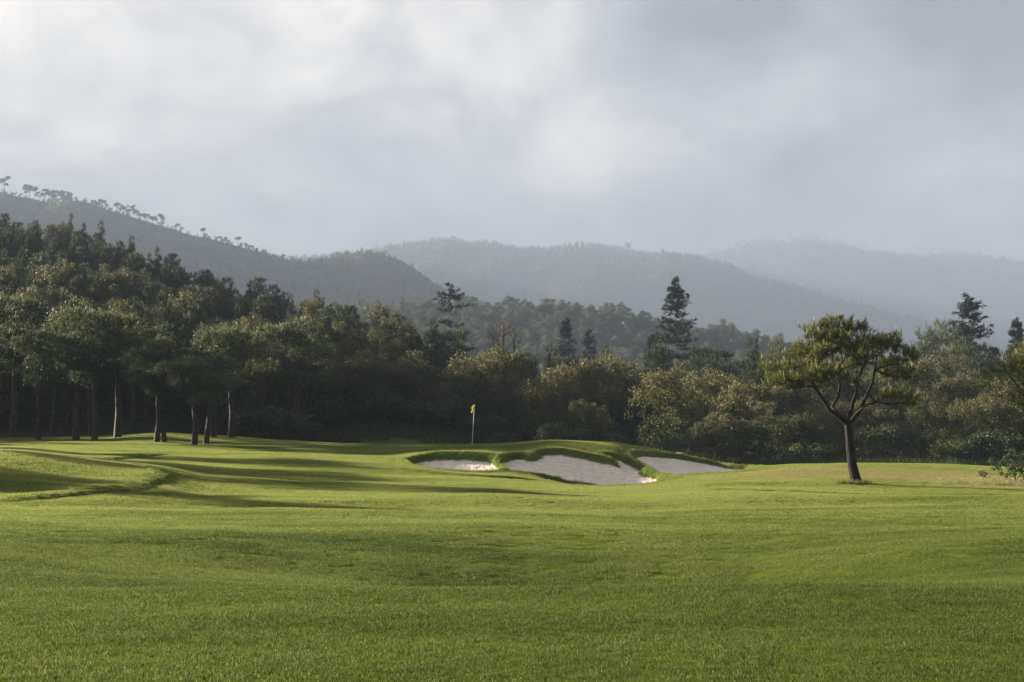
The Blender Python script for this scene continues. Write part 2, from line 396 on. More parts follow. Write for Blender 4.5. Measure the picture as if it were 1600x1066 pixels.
def build_ground(t):
    g = N(t, 'ShaderNodeNewGeometry'); P = g.outputs['Position']
    big = noise(t, mapping(t, P, (.05, .11, 0)), 1, 4, .6)
    mid = noise(t, mapping(t, P, (.5, .8, 0)), 1, 5, .65)
    fine = noise(t, mapping(t, P, (1, 1, 0)), 9, 4, .7)
    vfine = noise(t, mapping(t, P, (1, 1, 0)), 60, 3, .75)
    turf = ramp(t, big, [(.32, (.060, .080, .007)), (.5, (.082, .102, .010)), (.68, (.110, .122, .018))], 'LINEAR')
    turf = mixc(t, ramp(t, mid, [(.35, (0,0,0)), (.72, (.55,.55,.55))]), turf, (.14, .155, .030))
    turf = mixc(t, ramp(t, fine, [(.42, (.0,.0,.0)), (.75, (.6,.6,.6))]), turf, (.05, .10, .012))
    turf = mixc(t, ramp(t, vfine, [(.35, (.75,.75,.75)), (.5, (0,0,0))]), turf, (.035, .075, .008))
    turf = mixc(t, ramp(t, vfine, [(.58, (0,0,0)), (.78, (.8,.8,.8))]), turf, (.22, .26, .075))
    rough_c = ramp(t, fine, [(.3, (.055, .095, .014)), (.7, (.10, .145, .030))], 'LINEAR')
    c = mixc(t, math_node(t, 'MULTIPLY', attr(t, 'rough'), .75), turf, rough_c)
    dryc = ramp(t, noise(t, mapping(t, P, (.6, 1.4, 0)), 1.3, 5, .7), [(.3, (.12, .17, .03)), (.55, (.235, .215, .07)), (.8, (.36, .29, .15))], 'LINEAR')
    c = mixc(t, math_node(t, 'MULTIPLY', attr(t, 'dry'), ramp(t, mid, [(.35, (.2,.2,.2)), (.65, (.95,.95,.95))])), c, dryc)
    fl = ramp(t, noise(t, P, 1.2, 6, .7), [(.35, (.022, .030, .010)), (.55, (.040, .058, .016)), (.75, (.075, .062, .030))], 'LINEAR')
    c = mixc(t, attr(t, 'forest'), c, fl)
    sn = ramp(t, noise(t, mapping(t, P, (1.3, 1.3, 1.3)), 2.6, 6, .7), [(.36, (.66, .555, .455)), (.5, (.81, .695, .58)), (.64, (.88, .775, .66))], 'LINEAR')
    dirt = ramp(t, noise(t, mapping(t, P, (2.5, 6, 1)), 2.2, 5, .75), [(.56, (0,0,0)), (.72, (.5,.5,.5))])
    sn = mixc(t, dirt, sn, (.22, .19, .16))
    c = mixc(t, attr(t, 'sand'), c, sn)
    b1 = bumpn(t, fine, .55, .05)
    b2 = bumpn(t, vfine, .8, .018, b1)
    sm_ = attr(t, 'sand')
    sb = bumpn(t, noise(t, mapping(t, P, (3, 3, 3)), 3.0, 6, .7), .6, .05)
    nm = N(t, 'ShaderNodeMix', data_type='VECTOR'); L(t, sm_, nm.inputs[0]); L(t, b2, nm.inputs[4]); L(t, sb, nm.inputs[5])
    d = N(t, 'ShaderNodeBsdfPrincipled'); d.inputs['Roughness'].default_value = .9; d.inputs['Specular IOR Level'].default_value = .0
    
    L(t, c, d.inputs['Base Color']); L(t, nm.outputs[1], d.inputs['Normal'])
    o = N(t, 'ShaderNodeOutputMaterial'); L(t, d.outputs[0], o.inputs[0])
M_ground = mat('turf_and_sand', build_ground)
nr, nc = Z.shape
idx = np.arange(nr*nc).reshape(nr, nc)
quads = np.stack([idx[:-1, :-1], idx[:-1, 1:], idx[1:, 1:], idx[1:, :-1]], -1).reshape(-1, 4)
V = np.stack([Xg, Yg, Z], -1).reshape(-1, 3)
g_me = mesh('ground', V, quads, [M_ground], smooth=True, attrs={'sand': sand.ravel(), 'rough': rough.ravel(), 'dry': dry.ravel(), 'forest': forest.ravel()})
tag(link('ground', g_me), 'rolling mown fairway with sand bunkers and wooded hills beyond', 'ground', kind='structure')

# ------------------------------------------------------------------ foliage materials
def build_leaf(stops, tip, trans=.35, isl=.5):
    def f(t):
        g = N(t, 'ShaderNodeNewGeometry'); oi = N(t, 'ShaderNodeObjectInfo')
        v = math_node(t, 'ADD', math_node(t, 'MULTIPLY', g.outputs['Random Per Island'], isl), math_node(t, 'MULTIPLY', oi.outputs['Random'], 1-isl))
        c = ramp(t, v, stops, 'LINEAR')
        tipf = math_node(t, 'MULTIPLY', attr(t, 'tip'), 1.0)
        c = mixc(t, tipf, c, tip)
        leaf_shader(t, c, .55, trans)
    return f
M_oak = mat('oak_leaves', build_leaf([(0, (.024, .038, .012)), (.4, (.042, .058, .018)), (.7, (.066, .078, .026)), (1, (.10, .088, .036))], (.19, .155, .065)))
M_oak_gold = mat('golden_oak_leaves', build_leaf([(0, (.028, .044, .013)), (.4, (.052, .068, .020)), (.75, (.090, .090, .030)), (1, (.15, .12, .045))], (.29, .225, .095)))
M_pine = mat('pine_needles', build_leaf([(0, (.032, .050, .019)), (.5, (.058, .080, .030)), (1, (.10, .118, .050))], (.25, .25, .13)))
M_pine_dark_shade = mat('dark_shaded_pine_needles', build_leaf([(0, (.012, .022, .009)), (.5, (.022, .036, .013)), (1, (.045, .060, .022))], (.085, .095, .04)))  # dark green hill pines, darkened further to carry the slope's shade
M_hero = mat('lone_pine_needles', build_leaf([(0, (.036, .052, .012)), (.5, (.074, .088, .020)), (1, (.165, .155, .040))], (.42, .37, .16), .35, .8))
M_spruce = mat('spruce_needles', build_leaf([(0, (.010, .018, .012)), (1, (.026, .038, .024))], (.03, .04, .025), .15))
M_bush = mat('bush_leaves', build_leaf([(0, (.026, .044, .014)), (.6, (.044, .068, .022)), (1, (.075, .090, .036))], (.10, .11, .05)))
M_silver = mat('silvery_leaves', build_leaf([(0, (.05, .060, .028)), (.6, (.085, .088, .045)), (1, (.15, .13, .08))], (.22, .18, .10)))
def build_bark(a, b, sc=6):
    def f(t):
        tc_ = N(t, 'ShaderNodeTexCoord')
        n = noise(t, mapping(t, tc_.outputs['Object'], (sc, sc, sc*.25)), 1.5, 5, .7)
        c = ramp(t, n, [(.35, a), (.65, b)], 'LINEAR')
        d = N(t, 'ShaderNodeBsdfPrincipled'); d.inputs['Roughness'].default_value = .85; d.inputs['Specular IOR Level'].default_value = .2
        L(t, c, d.inputs['Base Color']); L(t, bumpn(t, n, .9, .05), d.inputs['Normal'])
        o = N(t, 'ShaderNodeOutputMaterial'); L(t, d.outputs[0], o.inputs[0])
    return f
M_bark = mat('pine_bark', build_bark((.014, .011, .009), (.075, .056, .044)))
M_bark_h = mat('lone_pine_bark', build_bark((.006, .0045, .004), (.030, .021, .017), 9))
M_dead = mat('dead_wood', build_bark((.09, .055, .045), (.17, .11, .09)))

# ------------------------------------------------------------------ plant builders
def unit(v): return v/(np.linalg.norm(v, axis=-1, keepdims=True)+1e-9)
def tubes(nodes, par, rad, sides=6):
    """one tapered tube per edge of a branching skeleton"""
    nodes = np.asarray(nodes, float); par = np.asarray(par); rad = np.asarray(rad, float)
    ch = np.where(par >= 0)[0]; a = nodes[par[ch]]; b = nodes[ch]
    ra = np.minimum(rad[par[ch]], rad[ch]*1.25); rb = rad[ch]
    # the outgoing side of the thickest child keeps the parent's radius
    ax = unit(b-a); up = np.where(np.abs(ax[:, 2:3]) > .9, [[1., 0, 0]], [[0, 0, 1.]])
    e1 = unit(np.cross(ax, up)); e2 = np.cross(ax, e1)
    th = np.arange(sides)*2*math.pi/sides
    ring = e1[:, None]*np.cos(th)[None, :, None] + e2[:, None]*np.sin(th)[None, :, None]
    A = (a - ax*ra[:, None]*.25)[:, None] + ring*ra[:, None, None]; B = (b + ax*rb[:, None]*.25)[:, None] + ring*rb[:, None, None]
    Vt = np.concatenate([A, B], 1).reshape(-1, 3); n = len(ch)
    k = np.arange(sides); q = np.stack([k, (k+1) % sides, (k+1) % sides+sides, k+sides], -1)
    return Vt, (q[None] + (np.arange(n)*2*sides)[:, None, None]).reshape(-1, 4)
def grow(trunk, targets, r_tip=.012, expo=2.4, bend=.12, wpath=.45, rs=None, rmax=None, seg=.8):
    """connect targets to a trunk polyline by short paths, radii by the pipe rule"""
    rs = rs or rng
    nodes = [np.array(p, float) for p in trunk['pts']]; par = list(trunk['par']); pl = []
    for i, p in enumerate(nodes): pl.append(0 if par[i] < 0 else pl[par[i]]+np.linalg.norm(p-nodes[par[i]]))
    start = trunk.get('start', 0)
    root = nodes[start]
    order = np.argsort(np.linalg.norm(targets-root, axis=1)); tips = []
    for k in order:
        t = targets[k]; P = np.array(nodes); d = np.linalg.norm(P-t, axis=1)
        cost = d + wpath*np.array(pl) + np.where(P[:, 2] > t[2]+.15, .8, 0); cost[:start] += 50
        i = int(np.argmin(cost)); n = max(1, int(d[i]/seg)); prev = i; p0 = nodes[i]
        for s in range(1, n+1):
            f = s/n; q = p0 + (t-p0)*f
            if s < n: q = q + rs.normal(0, bend*d[i]/n, 3); q[2] -= bend*.6*d[i]*math.sin(math.pi*f)*.5
            nodes.append(q); par.append(prev); pl.append(pl[prev]+np.linalg.norm(q-nodes[prev])); prev = len(nodes)-1
        tips.append(prev)
    n = len(nodes); w = np.zeros(n); haschild = np.zeros(n, bool)
    for i in range(n):
        if par[i] >= 0: haschild[par[i]] = True
    w[~haschild] = r_tip**expo
    for i in range(n-1, -1, -1):
        if par[i] >= 0: w[par[i]] += w[i] + (r_tip*.25)**expo
    r = w**(1/expo)
    if 'rad' in trunk:
        m = len(trunk['rad']); r[:m] = np.maximum(r[:m], trunk['rad']) if rmax is None else trunk['rad']
    return np.array(nodes), np.array(par), r, tips
def leaves(centers, per, spread, size, asp=.55, rs=None, updir=.3, tipf=None, squash=1.0):
    """small four sided leaves scattered in clumps"""
    rs = rs or rng
    C = np.repeat(centers, per, 0); n = len(C)
    sp = np.repeat(spread if hasattr(spread, '__len__') else np.full(len(centers), spread), per)
    v = unit(rs.normal(0, 1, (n, 3)))*(rs.random((n, 1))**.5)*sp[:, None]; v[:, 2] *= squash
    P = C + v
    nrm = unit(rs.normal(0, 1, (n, 3)) + np.array([0, 0, updir*2]) + unit(v)*.8)
    t = unit(np.cross(nrm, rs.normal(0, 1, (n, 3)))); b = np.cross(nrm, t)
    s = size*(.6+.8*rs.random((n, 1)))
    Vv = np.stack([P-t*s*.5, P+b*s*asp*.5, P+t*s*.5, P-b*s*asp*.5], 1)
    tp = np.zeros(n) if tipf is None else np.repeat(tipf, per)*(rs.random(n) < .75)
    return Vv.reshape(-1, 3), np.arange(n*4).reshape(-1, 4), np.repeat(tp, 4)
def tufts(centers, dirs, per, length, width, rs=None, spread=.9, tipf=None):
    """bundles of needles that fan out along a direction"""
    rs = rs or rng
    C = np.repeat(centers, per, 0); D = np.repeat(dirs, per, 0); n = len(C)
    v = unit(D + rs.normal(0, spread*.5, (n, 3))); ln = length*(.6+.7*rs.random((n, 1)))
    base_ = C + D*(rs.random((n, 1))-.4)*length*.7
    s = unit(np.cross(v, rs.normal(0, 1, (n, 3))))*width
    Vv = np.stack([base_-s*.5, base_+s*.5, base_+v*ln+s*.25, base_+v*ln-s*.25], 1)
    tp = np.zeros(n) if tipf is None else np.repeat(tipf, per)*(rs.random(n) < .6)
    return Vv.reshape(-1, 3), np.arange(n*4).reshape(-1, 4), np.repeat(tp, 4)
def lobed_points(n, lobes, rs, shell=.55, up=True):
    """points near the shells of overlapping lobes, outward direction with them"""
    lob = np.asarray(lobes, float); w = (lob[:, 3]*lob[:, 4]); k = rs.choice(len(lob), n*3, p=w/w.sum())
    d = unit(rs.normal(0, 1, (n*3, 3)))
    if up: d[:, 2] = np.where(d[:, 2] < -.35, -d[:, 2], d[:, 2])
    r = (shell + (1-shell)*rs.random((n*3, 1))**.6)
    P = lob[k, :3] + d*r*lob[k, 3:6]
    # keep points that are not deep inside another lobe
    deep = np.zeros(n*3, bool)
    for j in range(len(lob)):
        q = np.linalg.norm((P-lob[j, :3])/lob[j, 3:6], axis=1); deep |= (q < shell*.8) & (k != j)
    P, d = P[~deep][:n], d[~deep][:n]
    return P, d
LOBE_CACHE = {}
def broadleaf_proto(seed, H=7.0, Rr=2.7, low=.9, mat_=None, nlobe=11, nc_=190, per=44, size=.17, bark=None):
    rs = np.random.default_rng(seed)
    lobes = []
    for i in range(nlobe):
        a = rs.random()*6.283; rr = Rr*(.25+.45*rs.random()) if i else 0
        z = low + (H-low)*(.30+.5*rs.random()) if i else H*.62
        if rr > Rr*.5: z = min(z, H*.68)
        s = Rr*(.34+.22*rs.random())
        z = min(z, H-s*.95)
        lobes.append((rr*math.cos(a), rr*math.sin(a), z, s, s, s*(.8+.25*rs.random())))
    for i in range(5):
        a = i*1.256+rs.random(); lobes.append((Rr*.5*math.cos(a), Rr*.5*math.sin(a), low+.8+rs.random()*.8, Rr*.42, Rr*.42, .8))
    P, D = lobed_points(nc_, lobes, rs, .6)
    keep = P[:, 2] > low*.6; P, D = P[keep], D[keep]
    trunk = {'pts': [(0,0,-.5),(0,0,.5),(rs.normal(0,.1),rs.normal(0,.1),H*.22),(rs.normal(0,.2),rs.normal(0,.2),H*.38)], 'par': [-1,0,1,2], 'start': 2, 'rad': np.array([.17,.15,.12,.09])*H/7}
    nd, pr, rd, _ = grow(trunk, P[rs.choice(len(P), min(60, len(P)), replace=False)], .014, rs=rs, seg=1.2)
    Vt, Ft = tubes(nd, pr, rd, 5)
    outer = np.clip((P[:, 2]-H*.45)/(H*.5), 0, 1)*(.35+.65*rs.random(len(P)))  # paler towards the crown top: new growth, plus sunlit tops put into colour
    Vl, Fl, tp = leaves(P, per, .42*Rr/2.7, size, rs=rs, tipf=outer*.8)
    t_me = mesh('trunk', Vt, Ft, [bark or M_bark], smooth=True)
    c_me = mesh('crown', Vl, Fl, [mat_ or M_oak], attrs={'tip': tp})
    return {'trunk': t_me, 'crown': c_me}
def pine_proto(seed, H=8.0, Rr=2.6, clear=.42, nt_=420, per=14, length=.34, width=.040, lean=.0, mat_=None, trunk_r=.20, flat=1.0, cone=0.0):
    rs = np.random.default_rng(seed)
    lz0 = H*clear; lobes = []
    for i in range(13):
        a = i*2.4+rs.random(); f = rs.random(); rr = Rr*(.15+.6*rs.random()); z = lz0+.5+(H-lz0-1.2)*f
        lim = math.sqrt(max(1-(rr/Rr)**2, 0)); z = min(z, lz0+(H-lz0)*(.35+.55*lim))
        s = Rr*(.26+.20*rs.random()); z = min(z, H-s*.8)
        if cone:
            f = (i+.5)/13; z = lz0+.3+(H-lz0-.7)*f; lim = Rr*(1-f*.86*cone); rr = lim*.55*rs.random()+lim*.1; s = lim*(.42+.2*rs.random()); z = min(z, H-s*.7)
        lobes.append((rr*math.cos(a)+lean*z*.3, rr*math.sin(a), z, s, s, s*.62*flat))
    lobes.append((lean*H*.3, 0, H-Rr*.35, Rr*.45, Rr*.45, Rr*.34) if not cone else (0, 0, H-.7, .35, .35, .7))
    P, D = lobed_points(nt_, lobes, rs, .5)
    b = lean*H
    pts = [(0,0,-.5),(0,0,.15),(b*.10+rs.normal(0,.06),rs.normal(0,.06),H*.2),(b*.22+rs.normal(0,.1),rs.normal(0,.1),H*.42),(b*.3,rs.normal(0,.1),H*.6),(b*.32,0,H*.78)]
    trunk = {'pts': pts, 'par': [-1,0,1,2,3,4], 'start': 3 if clear > .3 else 2, 'rad': trunk_r*np.array([1.25,1.1,.9,.72,.5,.3])*H/8}
    nd, pr, rd, _ = grow(trunk, P[rs.choice(len(P), min(90, len(P)), replace=False)], .013, rs=rs, seg=1.0)
    Vt, Ft = tubes(nd, pr, rd, 6)
    dr = unit(D*.7 + np.array([0, 0, .75]) + rs.normal(0, .25, D.shape))
    outer = np.clip((P[:, 2]-H*.6)/(H*.4), 0, 1)*rs.random(len(P))  # tufts paler higher up: sunlit crown tops put into the colour
    Vl, Fl, tp = tufts(P, dr, per, length, width, rs, 1.25, outer*.8)
    Vm, Fm, tm = leaves(P - dr*.15, 6, .36, .15, .35, rs, .1)
    return {'trunk': mesh('trunk', Vt, Ft, [M_bark], smooth=True),
            'crown': mesh('crown', np.concatenate([Vl, Vm]), np.concatenate([Fl, Fm+len(Vl)]), [mat_ or M_pine], attrs={'tip': np.concatenate([tp, tm])})}
def spruce_proto(seed, H=20.0, Rr=3.4, gap=.15, bare=.12, droop=.25, ragged=.35, topr=.16, per=46, wh=.85):
    rs = np.random.default_rng(seed); Vn = [(0,0,-.5),(0,0,H*.5),(0,0,H)]; pr = [-1,0,1]; rd = [H*.016, H*.010, .02]
    C = []; Dd = []; z = H*bare
    while z < H-.3:
        f = 1-(z-H*bare)/(H*(1-bare)); Lb = Rr*(f**.9*(1-topr)+topr*min(1, f*6)); nb = rs.integers(4, 8)
        off = rs.random()*6.283
        if rs.random() > gap:
            for q in range(nb):
                if rs.random() < gap: continue
                a = off+q*6.283/nb+rs.normal(0, .35); dr_ = droop+rs.normal(0, .16); zq = z+rs.normal(0, .28); l = Lb*(1-ragged+ragged*2*rs.random()*.8)
                if l < .25: l = .25
                prev = len(Vn); i0 = None
                # attach to a fresh stem node
                Vn.append((0, 0, zq)); pr.append(0); rd.append(.03)
                steps = max(3, int(l/.35))
                for s in range(1, steps+1):
                    t = s/steps; hgt = zq + l*(.25*(1-f)*t - dr_*t + (abs(dr_)*.9)*t**2.5) + rs.normal(0, .03)
                    p = (l*t*math.cos(a), l*t*math.sin(a), hgt)
                    if s in (steps//2, steps): Vn.append(p); pr.append(prev); prev = len(Vn)-1; rd.append(.035*(1-t)+.012)
                    if t > .2:
                        for m in range(2):
                            C.append((p[0]+rs.normal(0, .14*l*.4+.05), p[1]+rs.normal(0, .14*l*.4+.05), p[2]+rs.normal(-.05, .08))); Dd.append((math.cos(a)*.8, math.sin(a)*.8, .18))
        z += wh*(.6+.7*rs.random())*(.45+.55*f)
    C = np.array(C); Dd = np.array(Dd)
    for i in range(3, len(Vn)):
        if pr[i] == 0: pr[i] = -1
    Vt, Ft = tubes(Vn, pr, rd, 5)
    Vl, Fl, tp = tufts(C, unit(Dd+rs.normal(0, .2, Dd.shape)), max(5, per//5), .42, .085, rs, 1.5)
    return {'trunk': mesh('trunk', Vt, Ft, [M_bark], smooth=True), 'crown': mesh('crown', Vl, Fl, [M_spruce], attrs={'tip': tp})}
def bush_proto(seed, Rr=1.1, H=1.7, mat_=None, nc_=60, per=42, size=.14):
    rs = np.random.default_rng(seed)
    lobes = [(rs.normal(0, Rr*.4), rs.normal(0, Rr*.4), H*(.35+.2*rs.random()), Rr*.55, Rr*.55, H*.42) for _ in range(5)]
    P, D = lobed_points(nc_, lobes, rs, .5); P[:, 2] = np.clip(P[:, 2], .1, None)
    Vl, Fl, tp = leaves(P, per, .28*Rr, size, rs=rs, tipf=rs.random(len(P))*.6)
    nd, pr, rd, _ = grow({'pts': [(0,0,-.2),(0,0,.12)], 'par': [-1,0], 'start': 1, 'rad': np.array([.05,.04])}, P[:14], .008, rs=rs, seg=.6)
    Vt, Ft = tubes(nd, pr, rd, 4)
    return {'stem': mesh('stem', Vt, Ft, [M_bark], smooth=True), 'foliage': mesh('foliage', Vl, Fl, [mat_ or M_bush], attrs={'tip': tp})}

def plant(kind, proto, loc, rotz, scale, label, cat, group=None):
    r = bpy.data.objects.new(kind, None); COL.objects.link(r)
    r.empty_display_size = .5; r.location = [float(v) for v in loc]; r.rotation_euler = (0, 0, float(rotz))
    r.scale = [float(v) for v in (scale if hasattr(scale, '__len__') else (scale,)*3)]
    tag(r, label, cat, group)
    for k, me in proto.items():
        o = bpy.data.objects.new(k, me); COL.objects.link(o); o.parent = r
    return r

# ------------------------------------------------------------------ the lone pine
def lone_pine():
    Y0 = 52.0; m = Y0/F*1.0
    base = ghit(1336, 757)
    Y0 = base[1]; m = Y0/F
    def loc(px, py, dy=0.0):
        p = at(px, py, Y0+dy); return (p[0]-base[0], p[1]-base[1], p[2]-base[2])
    tp = [loc(1342,770), loc(1337,752), loc(1331,725), loc(1328,700), loc(1326.5,680), loc(1325,664)]
    par = [-1,0,1,2,3,4]
    rad = [.29,.22,.172,.158,.15,.155]
    def limb(start, pts, r0, r1):
        prev = start
        for i, p in enumerate(pts):
            tp.append(loc(*p)); par.append(prev); prev = len(tp)-1
            rad.append(r0+(r1-r0)*i/max(len(pts)-1, 1))
        return prev
    limb(5, [(1312,652,-.1),(1296,640,-.3),(1285,622,-.5),(1272,603,-.7),(1263,588,-.8),(1250,572,-1.0)], .085, .03)
    limb(5, [(1305,643,.2),(1300,636,.4),(1310,618,.6),(1312,600,.9),(1306,580,1.1),(1300,560,1.2)], .07, .026)
    limb(5, [(1328,648,.1),(1332,630,.1),(1338,612,.1),(1341,590,0),(1350,570,-.1),(1356,552,-.1)], .078, .028)
    limb(5, [(1333,655,.0),(1345,640,.1),(1352,622,.2),(1362,600,.3),(1367,578,.4),(1370,556,.5)], .085, .028)
    limb(5, [(1338,646,-.3),(1352,634,-.8),(1368,628,-1.2),(1392,632,-1.3),(1410,630,-1.4)], .045, .02)
    lobes = []
    def lb(px, py, rx, ry, dys):
        for dy in dys:
            p = loc(px, py, dy); lobes.append((p[0], p[1], p[2], rx*m, rx*m*1.1, ry*m))
    lb(1282,516,28,15,(-.2,)); lb(1303,510,24,16,(.4,)); lb(1272,532,24,15,(-.8,)); lb(1300,530,30,15,(-.9,.9))
    lb(1338,517,24,16,(.2,)); lb(1352,530,24,14,(-.7,)); lb(1392,535,24,14,(0,)); lb(1376,542,26,15,(-.9,.8)); lb(1402,552,20,15,(.6,))
    lb(1258,552,26,16,(-.6,.6)); lb(1237,562,18,14,(0,)); lb(1290,556,30,14,(-1.3,)); lb(1330,548,34,15,(-1.2,1.3))
    lb(1352,560,30,14,(-1.6,)); lb(1245,578,24,14,(-1.1,)); lb(1200,568,14,9,(.1,)); lb(1214,578,20,10,(-.2,)); lb(1208,600,18,12,(-.4,)); lb(1228,606,18,10,(.3,))
    lb(1290,584,28,12,(-1.9,)); lb(1272,572,24,12,(1.6,)); lb(1285,606,14,12,(-1.7,)); lb(1306,615,12,9,(-1.5,)); lb(1322,596,20,10,(-2.0,))
    lb(1408,572,22,16,(.2,)); lb(1424,562,14,10,(-.2,)); lb(1432,580,9,8,(.2,)); lb(1395,590,22,12,(1.2,)); lb(1380,575,24,12,(2.0,)); lb(1340,570,34,12,(2.2,))
    lb(1418,588,16,12,(-.8,.9)); lb(1434,568,10,10,(.3,)); lb(1420,552,14,10,(.6,)); lb(1196,576,12,9,(.4,)); lb(1222,592,20,9,(.9,-.9)); lb(1265,592,26,14,(-1.4,.5)); lb(1218,590,22,14,(-.2,)); lb(1245,604,18,9,(-.7,)); lb(1402,624,30,12,(-1.2,)); lb(1428,630,16,10,(-1.4,)); lb(1385,618,16,9,(-1.0,))
    rs = np.random.default_rng(11)
    lob = np.array(lobes)
    P, D = lobed_points(900, lobes, rs, .3)
    nd, pr, rd, tips = grow({'pts': tp, 'par': par, 'start': 5, 'rad': np.array(rad)}, P, .0075, 2.35, .10, .32, rs, seg=.38)
    Vt, Ft = tubes(nd, pr, rd, 7)
    # needle tufts at every twig end and just behind it
    C = []; DD = []; tf = []
    for q, ti in enumerate(tips):
        p = nd[ti]; b = nd[pr[ti]]; ax = unit(p-b)
        for s in range(3):
            off = rs.normal(0, .085, 3)
            C.append(p - ax*rs.random()*.22 + off); dd = unit(ax*.7 + np.array([0, 0, .75]) + rs.normal(0, .30, 3)); DD.append(dd)
            tf.append(1.0 if rs.random() < .28 else .0)
    C = np.array(C); DD = np.array(DD); tf = np.array(tf)
    Vl, Fl, t1 = tufts(C, DD, 24, .165, .0105, rs, 1.15, None)
    k = rs.random(len(C)) < .30        # pale candles of new growth, sunlit tips put into their colour
    Vc, Fc, t2 = tufts(C[k]+DD[k]*.06, unit(np.array([0, 0, 1.])+.25*DD[k]), 3, .19, .020, rs, .3, np.ones(k.sum()))
    root = bpy.data.objects.new('pine_tree', None); COL.objects.link(root); root.location = base
    tag(root, 'solitary umbrella shaped pine with forked leaning trunk standing alone on the grass', 'tree')
    link('trunk', mesh('trunk', Vt, Ft, [M_bark_h], smooth=True), root)
    link('crown', mesh('crown', np.concatenate([Vl, Vc]), np.concatenate([Fl, Fc+len(Vl)]), [M_hero], attrs={'tip': np.concatenate([t1, t2])}), root)
    # long grass round the foot
    n = 120; a = rs.random(n)*6.283; rr = .22+.28*rs.random(n)**.7
    G = np.stack([rr*np.cos(a)*1.3-.05, rr*np.sin(a), np.zeros(n)], 1)
    for i in range(n): G[i, 2] = gz(base[0]+G[i, 0], base[1]+G[i, 1])-base[2]
    Vg, Fg, tg = tufts(G, unit(np.array([0, 0, 1.])+rs.normal(0, .2, (n, 3))), 7, .16, .014, rs, .7)
    o = link('grass_tuft', mesh('grass_tuft', Vg, Fg, [M_tuft], attrs={'tip': tg}), None, base)
    tag(o, 'longer unmown grass ringing the foot of the solitary pine', 'grass', kind='stuff')
    return base
def build_tuft(t):
    g = N(t, 'ShaderNodeNewGeometry'); P = g.outputs['Position']; rnd = g.outputs['Random Per Island']
    near_dim_c = ramp(t, rnd, [(0, (.028, .052, .006)), (.5, (.060, .092, .011)), (.85, (.112, .140, .024)), (1, (.27, .28, .11))], 'LINEAR')  # near blades: foreground shade put into a darker colour
    far_lit_c = ramp(t, rnd, [(0, (.095, .130, .022)), (.5, (.205, .240, .048)), (.85, (.295, .310, .085)), (1, (.40, .39, .16))], 'LINEAR')  # far blades: sunlit, backlit look put into a paler colour
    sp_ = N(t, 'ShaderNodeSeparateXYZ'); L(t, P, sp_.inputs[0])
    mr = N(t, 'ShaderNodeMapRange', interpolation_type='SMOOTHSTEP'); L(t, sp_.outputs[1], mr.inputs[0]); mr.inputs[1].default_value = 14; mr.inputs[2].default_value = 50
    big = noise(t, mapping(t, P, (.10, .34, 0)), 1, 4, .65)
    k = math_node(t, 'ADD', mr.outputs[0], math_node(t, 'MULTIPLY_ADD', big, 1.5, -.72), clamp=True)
    c = mixc(t, k, near_dim_c, far_lit_c)
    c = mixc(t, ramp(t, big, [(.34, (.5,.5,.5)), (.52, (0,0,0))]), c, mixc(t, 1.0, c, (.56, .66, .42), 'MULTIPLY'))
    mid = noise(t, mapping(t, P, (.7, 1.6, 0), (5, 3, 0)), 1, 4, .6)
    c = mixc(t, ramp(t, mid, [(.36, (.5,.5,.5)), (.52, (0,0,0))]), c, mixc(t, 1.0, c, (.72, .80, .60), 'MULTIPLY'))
    a = N(t, 'ShaderNodeAttribute'); a.attribute_type = 'INSTANCER'; a.attribute_name = 'dry'
    kd = math_node(t, 'MULTIPLY', math_node(t, 'MULTIPLY', a.outputs['Fac'], 1.5), ramp(t, mid, [(.36, (.15,.15,.15)), (.6, (1,1,1))]), clamp=True)
    c = mixc(t, kd, c, ramp(t, rnd, [(0, (.13, .15, .035)), (.5, (.24, .22, .08)), (1, (.40, .33, .17))], 'LINEAR'))
    leaf_shader(t, c, .6, .5)
M_tuft = mat('grass_blades', build_tuft)
M_fair = M_tuft
def build_dry(t):
    g = N(t, 'ShaderNodeNewGeometry')
    c = ramp(t, g.outputs['Random Per Island'], [(0, (.10, .13, .03)), (.4, (.24, .22, .08)), (1, (.42, .34, .18))], 'LINEAR')
    leaf_shader(t, c, .6, .35)
M_dry = mat('dry_grass', build_dry)
LP = lone_pine()

